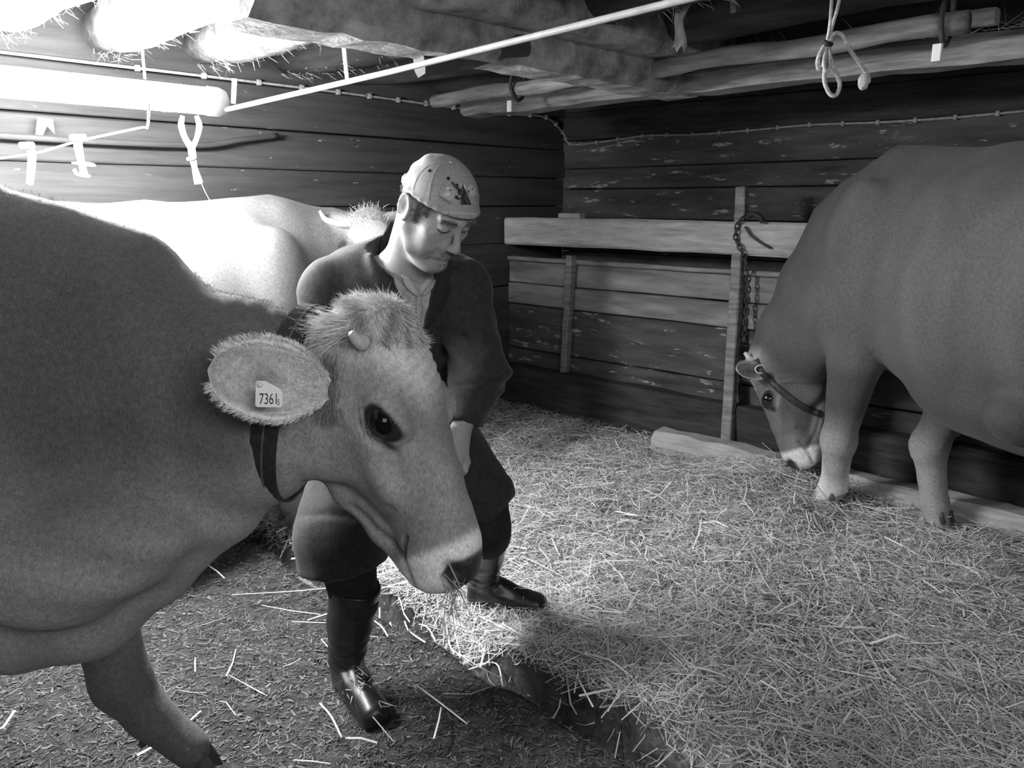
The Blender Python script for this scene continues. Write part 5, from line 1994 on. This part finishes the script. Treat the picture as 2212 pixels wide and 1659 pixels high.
    # --- coat
    cb = Body(ranges((-.80, .16, .0070)), ranges((1.72, 2.62, .0075)), ranges((.38, 1.44, .0070)))
    cb.seg(shR, shL, (.082, .082), (.082, .082), None, .05)
    cb.seg(W(866, 645, 2.13), W(862, 790, 2.23), (.190, .135), (.185, .138), sdx, .05)
    cb.seg(W(862, 790, 2.23), (hipR + hipL) / 2 - UP * .02, (.185, .138), (.205, .155), sdx, .05)
    cb.ell(W(806, 592, 2.20), (.145, .11, .085), None, .06)
    cb.seg(shR, W(858, 548, 2.16), .064, .058, None, .04)
    cb.seg(shL, W(900, 560, 2.20), .072, .055, None, .04)
    cb.chain([shR, elR, wrR - hd2 * -.0], [.080, .066, .050], None, .016)
    cb.chain([shL, elL, wrL + hd * .02], [.078, .068, .049], None, .012)
    cb.ell(elL + RGT * .012, .066, None, .03)
    cb.chain([hipR, knR, knR - UP * .18], [.145, .122, .122], None, .05)
    cb.chain([hipL, knL, knL - UP * .14], [.140, .098, .088], None, .05)
    cb.seg((hipR + hipL) / 2, (knR + knL) / 2 + UP * .05, (.20, .13), (.16, .09), nrm(knL - knR), .06)
    # hem: cut level, lower in front of the left knee
    cb.plane(W(740, 1225, 2.10), -UP + np.array([.10, 0, 0]), .004, (-.80, 1.6, .2), (W(885, 1100, 2.2)[0], 2.7, .62))
    hm = W(1052, 1122, 2.32)
    cb.plane(hm, -UP * .9 + np.array([.62, 0, 0]), .004, (W(885, 1100, 2.2)[0], 1.6, .2), (.2, 2.7, .72))
    cb.plane(hm, -UP * .9 + np.array([-.55, 0, 0]), .004, (W(885, 1100, 2.2)[0], 1.6, .2), (.2, 2.7, .72))
    # hollow skirt, neck opening, cuffs
    cb.seg(knR - UP * .04, knR - UP * .30, .108, .112, None, .01, 's')
    cb.seg(knL - UP * .03, knL - UP * .24, .076, .074, None, .01, 's')
    nax = nrm(Hc - up * .03 - f * .03 - Nb)
    s_n = nrm(sdx - nax * np.dot(sdx, nax))
    b_n = np.cross(s_n, nax)
    b_n = b_n if np.dot(b_n, FWD) > 0 else -b_n
    ring = []
    for q in np.linspace(-2.3, 2.3, 19):
        ring.append(Nb + nax * (.030 + .018 * math.cos(q)) + (b_n * math.cos(q) * .088 + s_n * math.sin(q) * .092))
    hgt = [.012 + .024 * math.cos(q * .6) for q in np.linspace(-2.3, 2.3, 19)]
    for q0, q1, h0, h1 in zip(ring[:-1], ring[1:], hgt[:-1], hgt[1:]):
        cb.seg(q0, q1, (h0, .0095), (h1, .0095), nax, .014)
    cb.seg(Nb + UP * .07, Nb - UP * .02, (.085, .082), (.068, .066), sdx, .012, 's')
    vtop, vbot = W(902, 575, 1.995), W(907, 716, 2.045)
    cb.seg(vtop, vbot, (.058, .085), (.007, .05), sdx, .012, 's')
    cb.seg(W(890, 560, 1.99), W(900, 610, 2.0), (.060, .07), (.050, .08), sdx, .012, 's')
    cb.plane(wrL + hd * .006, hd, .003, wrL - .075, wrL + .075)
    P2, F2c = cb.mesh(2)
    if (np.cross(P2[F2c[:, 0]], P2[F2c[:, 1]]) * P2[F2c[:, 2]]).sum() < 0:
        F2c = F2c[:, ::-1]
    N2 = normals(P2, F2c)
    d = .0045 * fnoise(P2, 16, 12) + .0026 * fnoise(P2, 38, 13) - .0035 * np.exp(-(fnoise(P2 * [1, 1, 1.6], 15, 21) / .16) ** 2)
    for c, rr, amp, fq in ((elL, .12, .007, 95), (elL - UP * .06, .08, .006, 120), (shL - UP * .1, .10, .004, 80), (elR, .12, .006, 90), (shR - UP * .08, .1, .005, 75), (W(930, 820, 2.1), .11, .006, 80)):
        g = np.exp(-((P2 - c) ** 2).sum(1) / rr ** 2)
        d += g * amp * 1.5 * (1 - 1.6 * np.abs(np.sin(.5 * (P2[:, 2] * fq + P2[:, 0] * fq * .35 + 2.2 * fnoise(P2, 12, 14)))))
    P2 = P2 + N2 * d[:, None]
    ctree = bvh(P2, F2c)
    coat = mk('coat', P2, F2c, M_coat, rt)
    coat['label'] = 'dark knee-length work coat'

    def sheet(name, left, right, tree, m, parent, off=.006, th=.005, nr=10, nc=5, fallback=2.0):
        """cloth piece between two pixel edges, laid on a garment"""
        def res(pl, n):
            pl = np.array(pl, float)
            cl = np.concatenate([[0], np.cumsum(np.linalg.norm(np.diff(pl, axis=0), axis=1))])
            q = np.linspace(0, cl[-1], n)
            return np.stack([np.interp(q, cl, pl[:, 0]), np.interp(q, cl, pl[:, 1])], 1)
        Le, Re = res(left, nr + 1), res(right, nr + 1)
        depth = np.full((nr + 1, nc + 1), np.nan)
        nor = {}
        for i in range(nr + 1):
            for j in range(nc + 1):
                q = Le[i] + (Re[i] - Le[i]) * j / nc
                hit = onto(tree, EYE, ray(*q))
                if hit is not None:
                    depth[i, j] = np.dot(hit[0] - EYE, FWD)
        md = np.nanmedian(depth)
        depth = np.where(np.isnan(depth), md, depth)
        depth = np.clip(depth, md - .16, md + .16)
        for _ in range(3):
            dp = np.pad(depth, 1, mode='edge')
            depth = np.minimum(depth, (dp[:-2, 1:-1] + dp[2:, 1:-1] + dp[1:-1, :-2] + dp[1:-1, 2:]) / 4 + .002)
        V = []
        for i in range(nr + 1):
            for j in range(nc + 1):
                q = Le[i] + (Re[i] - Le[i]) * j / nc
                rr = ray(*q)
                V.append(EYE + rr * (depth[i, j] - off))
        F3 = [(i * (nc + 1) + j, (i + 1) * (nc + 1) + j, (i + 1) * (nc + 1) + j + 1, i * (nc + 1) + j + 1) for i in range(nr) for j in range(nc)]
        V, F3 = solid(V, F3, FWD * th)
        o = mk(name, V, F3, m, parent)
        return o
    sheet('lapel', [(842, 478), (826, 510), (819, 545), (833, 590), (847, 599), (838, 622), (868, 668), (902, 716)],
          [(858, 482), (853, 520), (857, 560), (864, 592), (868, 604), (876, 628), (890, 670), (907, 722)], ctree, M_coat2, rt, .012, .006, 22, 6)
    sheet('lapel', [(952, 592), (942, 606), (932, 626), (924, 650), (917, 690), (909, 726)],
          [(992, 566), (976, 592), (968, 604), (976, 622), (958, 668), (914, 728)], ctree, M_coat2, rt, .010, .007, 18, 5)
    sheet('breast_pocket', [(951, 703), (953, 716)], [(1003, 712), (1004, 726)], ctree, M_coat2, rt, .005, .005, 3, 8)
    sheet('shirt_collar', [(866, 592), (872, 612), (884, 628), (902, 641)], [(884, 600), (894, 614), (902, 628), (906, 638)], st, M_shirt, sh, .012, .004, 10, 4)
    sheet('shirt_collar', [(926, 618), (918, 628), (911, 640)], [(950, 592), (944, 612), (924, 634)], st, M_shirt, sh, .014, .004, 8, 4)
    sheet('shirt_placket', [(900, 636), (899, 668), (901, 716)], [(911, 636), (913, 668), (909, 716)], st, M_shirt, sh, .006, .003, 10, 2)
    hit = onto(ctree, EYE, ray(907, 722))
    if hit is not None:
        V, F3 = tube([hit[0] + hit[1] * .010, hit[0] + hit[1] * .014], .006, 12)
        mk('button', V, F3, mat('pale_plastic', .75, .45, .1, bump=0), coat)

    # --- trousers and boots
    tb = Body(ranges((-.62, .16, .012)), ranges((1.9, 2.7, .012)), ranges((.20, .95, .012)))
    tb.chain([hipR, knR + FWD * .02, bootRt - UP * .05], [.10, .082, .068], None, .03)
    tb.chain([hipL, knL, knL - UP * .10, bootLt - UP * .01], [.09, .074, .086, .078], None, .03)
    Pt, Ft = tb.mesh(2)
    if (np.cross(Pt[Ft[:, 0]], Pt[Ft[:, 1]]) * Pt[Ft[:, 2]]).sum() < 0:
        Ft = Ft[:, ::-1]
    Pt = Pt + normals(Pt, Ft) * (.004 * fnoise(Pt, 22, 5))[:, None]
    mk('trousers', Pt, Ft, M_trouser, rt)

    for top, hl, toe, lab in ((bootRt, footR_h, footR_t, 'black rubber boot smeared with straw'), (bootLt, footL_h, footL_t, 'black rubber boot, foot turned out')):
        d = nrm((toe - hl) * [1, 1, 0])
        sdd = np.cross(UP, d)
        hl, toe = hl.copy(), toe.copy()
        gz = float(ground(*((hl + toe) / 2)[:2]))
        hl[2] = toe[2] = gz
        L = .285
        toe = hl + d * (L - .05)
        ank = hl + d * .045 + UP * .105
        pts = [top, top * .5 + ank * .5 + d * -.006, ank]
        lo = np.min([top, hl, toe, ank], 0) - .13
        hi = np.max([top, hl, toe, ank], 0) + .13
        bb = Body(ranges((lo[0], hi[0], .007)), ranges((lo[1], hi[1], .007)), ranges((gz - .03, hi[2], .007)))
        bb.chain(pts, [.076, .064, .050], None, .02)
        bb.seg(hl + d * .025 + UP * .045, hl + d * .11 + UP * .058, (.040, .046), (.042, .046), sdd, .03)
        bb.seg(hl + d * .11 + UP * .055, toe + UP * .036, (.043, .046), (.046, .034), sdd, .03)
        bb.seg(hl + d * .01 + UP * .014, toe + d * .012 + UP * .014, (.036, .014), (.046, .014), sdd, .004)
        bb.below(gz + .002)
        n = nrm(top - pts[1])
        bb.plane(top + n * .0, n, .004)
        bb.seg(top + n * .05, top - n * .03, .062, .058, None, .004, 's')
        Pb, Fb = bb.mesh(2)
        if (np.cross(Pb[Fb[:, 0]], Pb[Fb[:, 1]]) * Pb[Fb[:, 2]]).sum() < 0:
            Fb = Fb[:, ::-1]
        Nb_ = normals(Pb, Fb)
        zz = Pb[:, 2] - gz
        Pb = Pb + Nb_ * (.004 * np.exp(-((zz - .13) / .05) ** 2) * np.sin(zz * 150 + (Pb @ d) * 60))[:, None]
        o = mk('boot', Pb, Fb, M_boot, rt)
        o['label'] = lab
        # stuck straw and muck on the instep
        tr = bvh(Pb, Fb)
        rs, ds = [], []
        cnt = 420 if hl[0] < -.2 else 60
        for _ in range(cnt):
            p = hl + d * r.uniform(.0, .20) + sdd * r.uniform(-.05, .05) + UP * .3
            hit = onto(tr, p, -UP + r.normal(0, .2, 3))
            if hit is None or hit[0][2] > gz + .14:
                continue
            rs.append(hit[0])
            ds.append(-UP * .5 + d * .4 + r.normal(0, .4, 3) + hit[1] * .2)
        Vh, Fh = blades(rs, ds, r.uniform(.02, .05, len(rs)), .0014, .3, .3, 9)
        q = mk('stuck_straw', Vh, Fh, mat('pale_straw_bits', .55, .7, .3, bump=0), o, smooth=False)
        q['kind'] = 'stuff'
    return rt, ctree


PERSON, TREE_COAT = man()


# ------------------------------------------------------------------ straw on the floor
def straw():
    r = np.random.default_rng(77)
    M_str = mat('straw', 1.0, .55, .12, (60, 60, 60), bump=0, tone=True, spec=.3)

    def field(n, seed):
        rr = np.random.default_rng(seed)
        y = 1.2 + 4.6 * rr.random(n) ** .85
        x = (rr.random(n) - .5) * 2 * (.72 * y + .25)
        s = (x - K[0]) * A[0] + (y - K[1]) * A[1]
        t = (x - K[0]) * B[0] + (y - K[1]) * B[1]
        ok = (s > .03) & (t > .63) & (s < 5.9)
        return x[ok], y[ok], s[ok], t[ok]

    def lay(x, y, L, w, up0, pitch, tone, seed, yaw=None):
        rr = np.random.default_rng(seed)
        n = len(x)
        yaw = rr.uniform(0, 2 * math.pi, n) if yaw is None else yaw
        pt = rr.normal(0, pitch, n)
        dv = np.stack([np.cos(yaw) * np.cos(pt), np.sin(yaw) * np.cos(pt), np.sin(pt)], 1)
        sd = np.stack([-np.sin(yaw), np.cos(yaw), rr.normal(0, .5, n)], 1)
        sd /= np.linalg.norm(sd, axis=1)[:, None]
        c = np.stack([x, y, ground(x, y) + up0], 1)
        L, w = L[:, None], w[:, None]
        bend = np.array([0, 0, 1.0]) * rr.normal(0, .06, (n, 1)) * L + sd * rr.normal(0, .06, (n, 1)) * L
        hump = sd * 0 + np.cross(dv, sd) * w * .5
        p0, p1, p2 = c - dv * L / 2, c + bend, c + dv * L / 2
        V = np.stack([p0 - sd * w, p0 + sd * w, p1 - sd * w + hump * 0, p1 + sd * w, p2 - sd * w * .7, p2 + sd * w * .7], 1)
        # keep ends above the dirt
        g = ground(V[..., 0], V[..., 1]) + .002
        V[..., 2] = np.maximum(V[..., 2], g)
        V = V.reshape(-1, 3)
        b = (np.arange(n) * 6)[:, None]
        F = np.concatenate([b + np.array([[0, 1, 3, 2]]), b + np.array([[2, 3, 5, 4]])], 0)
        return V, F, np.repeat(tone, 6)
    # bedding
    x, y, s, t = field(520000, 1)
    q = gut_side(x, y)
    n3 = fnoise(np.stack([x, y, 0 * x], 1), 5.0, 4)
    dens = np.where(q > .05, .95, .14) * (1 - .6 * sstep(.3, .7, n3) * (q > .05))
    dens *= np.where(np.abs(q) < .055, .12, 1)
    dens *= np.where((q > .05) & (q < .30) & (y < 2.35), .75, 1)
    dens *= np.where(t < .62, 0, 1)
    dens *= .55 + .45 * sstep(5.0, 2.0, y)
    k = r.random(len(x)) < dens
    x, y, q = x[k], y[k], q[k]
    n = len(x)
    bed = q > .0
    L = np.where(bed, r.gamma(2.4, .024, n) + .016, r.gamma(2.0, .007, n) + .008)
    w = np.where(bed, r.uniform(.0007, .0016, n), r.uniform(.0006, .0017, n))
    up0 = np.where(bed, r.random(n) ** 1.5 * .042, r.random(n) * .006)
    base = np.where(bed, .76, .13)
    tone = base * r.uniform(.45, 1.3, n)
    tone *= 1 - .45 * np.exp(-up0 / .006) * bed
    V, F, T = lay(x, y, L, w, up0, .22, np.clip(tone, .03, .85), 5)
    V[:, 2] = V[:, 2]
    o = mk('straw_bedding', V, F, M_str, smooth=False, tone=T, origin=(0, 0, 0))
    tag(o, 'loose straw bedding spread over the stable floor', 'straw')
    o['kind'] = 'stuff'
    # long bright stalks on top
    x, y, s, t = field(5200, 2)
    q = gut_side(x, y)
    k = r.random(len(x)) < np.where(q > .02, 1.0, .05) * (.4 + .6 * sstep(4.6, 2.2, y))
    x, y = x[k], y[k]
    n = len(x)
    V, F, T = lay(x, y, r.gamma(4, .032, n) + .04, r.uniform(.0016, .0038, n), r.uniform(.008, .05, n), .16, r.uniform(.4, .85, n), 6)
    o = mk('straw_stalks', V, F, M_str, smooth=False, tone=T, origin=(0, 0, 0))
    tag(o, 'long pale straw stalks lying on top of the bedding', 'straw')
    o['kind'] = 'stuff'
    # dark chopped muck crumbs on the walkway
    x, y, s, t = field(60000, 3)
    q = gut_side(x, y)
    k = (q < -.02) & (r.random(len(x)) < .8)
    x, y = x[k], y[k]
    n = len(x)
    V, F, T = lay(x, y, r.uniform(.006, .028, n), r.uniform(.0009, .0034, n), r.uniform(0, .005, n), .3, r.uniform(.02, .18, n), 7)
    o = mk('chopped_litter', V, F, M_str, smooth=False, tone=T, origin=(0, 0, 0))
    tag(o, 'chopped dark litter trodden into the walkway dirt', 'litter')
    o['kind'] = 'stuff'
    # a few single broad stalks that stand out near the boots
    st = [((1022, 1364), (1072, 1385), (1086, 1440)), ((978, 1390), (1035, 1430), (1082, 1452)), ((872, 1285), (886, 1310), (896, 1330)), ((905, 1335), (925, 1352), (942, 1372)), ((800, 1332), (824, 1352), (838, 1368)),
          ((818, 1290), (820, 1308), (820, 1328)), ((1620, 1240), (1650, 1300), (1690, 1340)), ((1830, 1400), (1870, 1440), (1915, 1520)),
          ((900, 1470), (950, 1520), (1010, 1560)), ((690, 1500), (715, 1540), (738, 1580)), ((1930, 1420), (2000, 1440), (2080, 1432))]
    tx = ['under the cow\'s muzzle, curved towards the gutter', 'lying flat beside the gutter next to the curved one', 'just below the cow\'s chin', 'in front of the turned-out boot heel', 'beside the right side of the near boot shaft',
          'standing beside the near boot top', 'near the grazing cow\'s hoof', 'far to the right in the bedding',
          'lying across the dark gutter edge', 'leaning by the near boot toe', 'lying level at the right in the bedding']
    for i, ps in enumerate(st):
        pts = []
        for j, (px, py) in enumerate(ps):
            p = PZ(px, py, .05)
            p[2] = float(ground(p[0], p[1])) + .035 + .01 * (j == 1)
            pts.append(p)
        V, F = tube(smooth_path(pts, 5), .0030, 6, flat=.5)
        o = mk('straw_stalk', V, F, mat('bright_stalk', .7, .5, .2, (60, 60, 60), bump=0))
        tag(o, 'broad pale straw stalk ' + tx[i], 'straw')


straw()
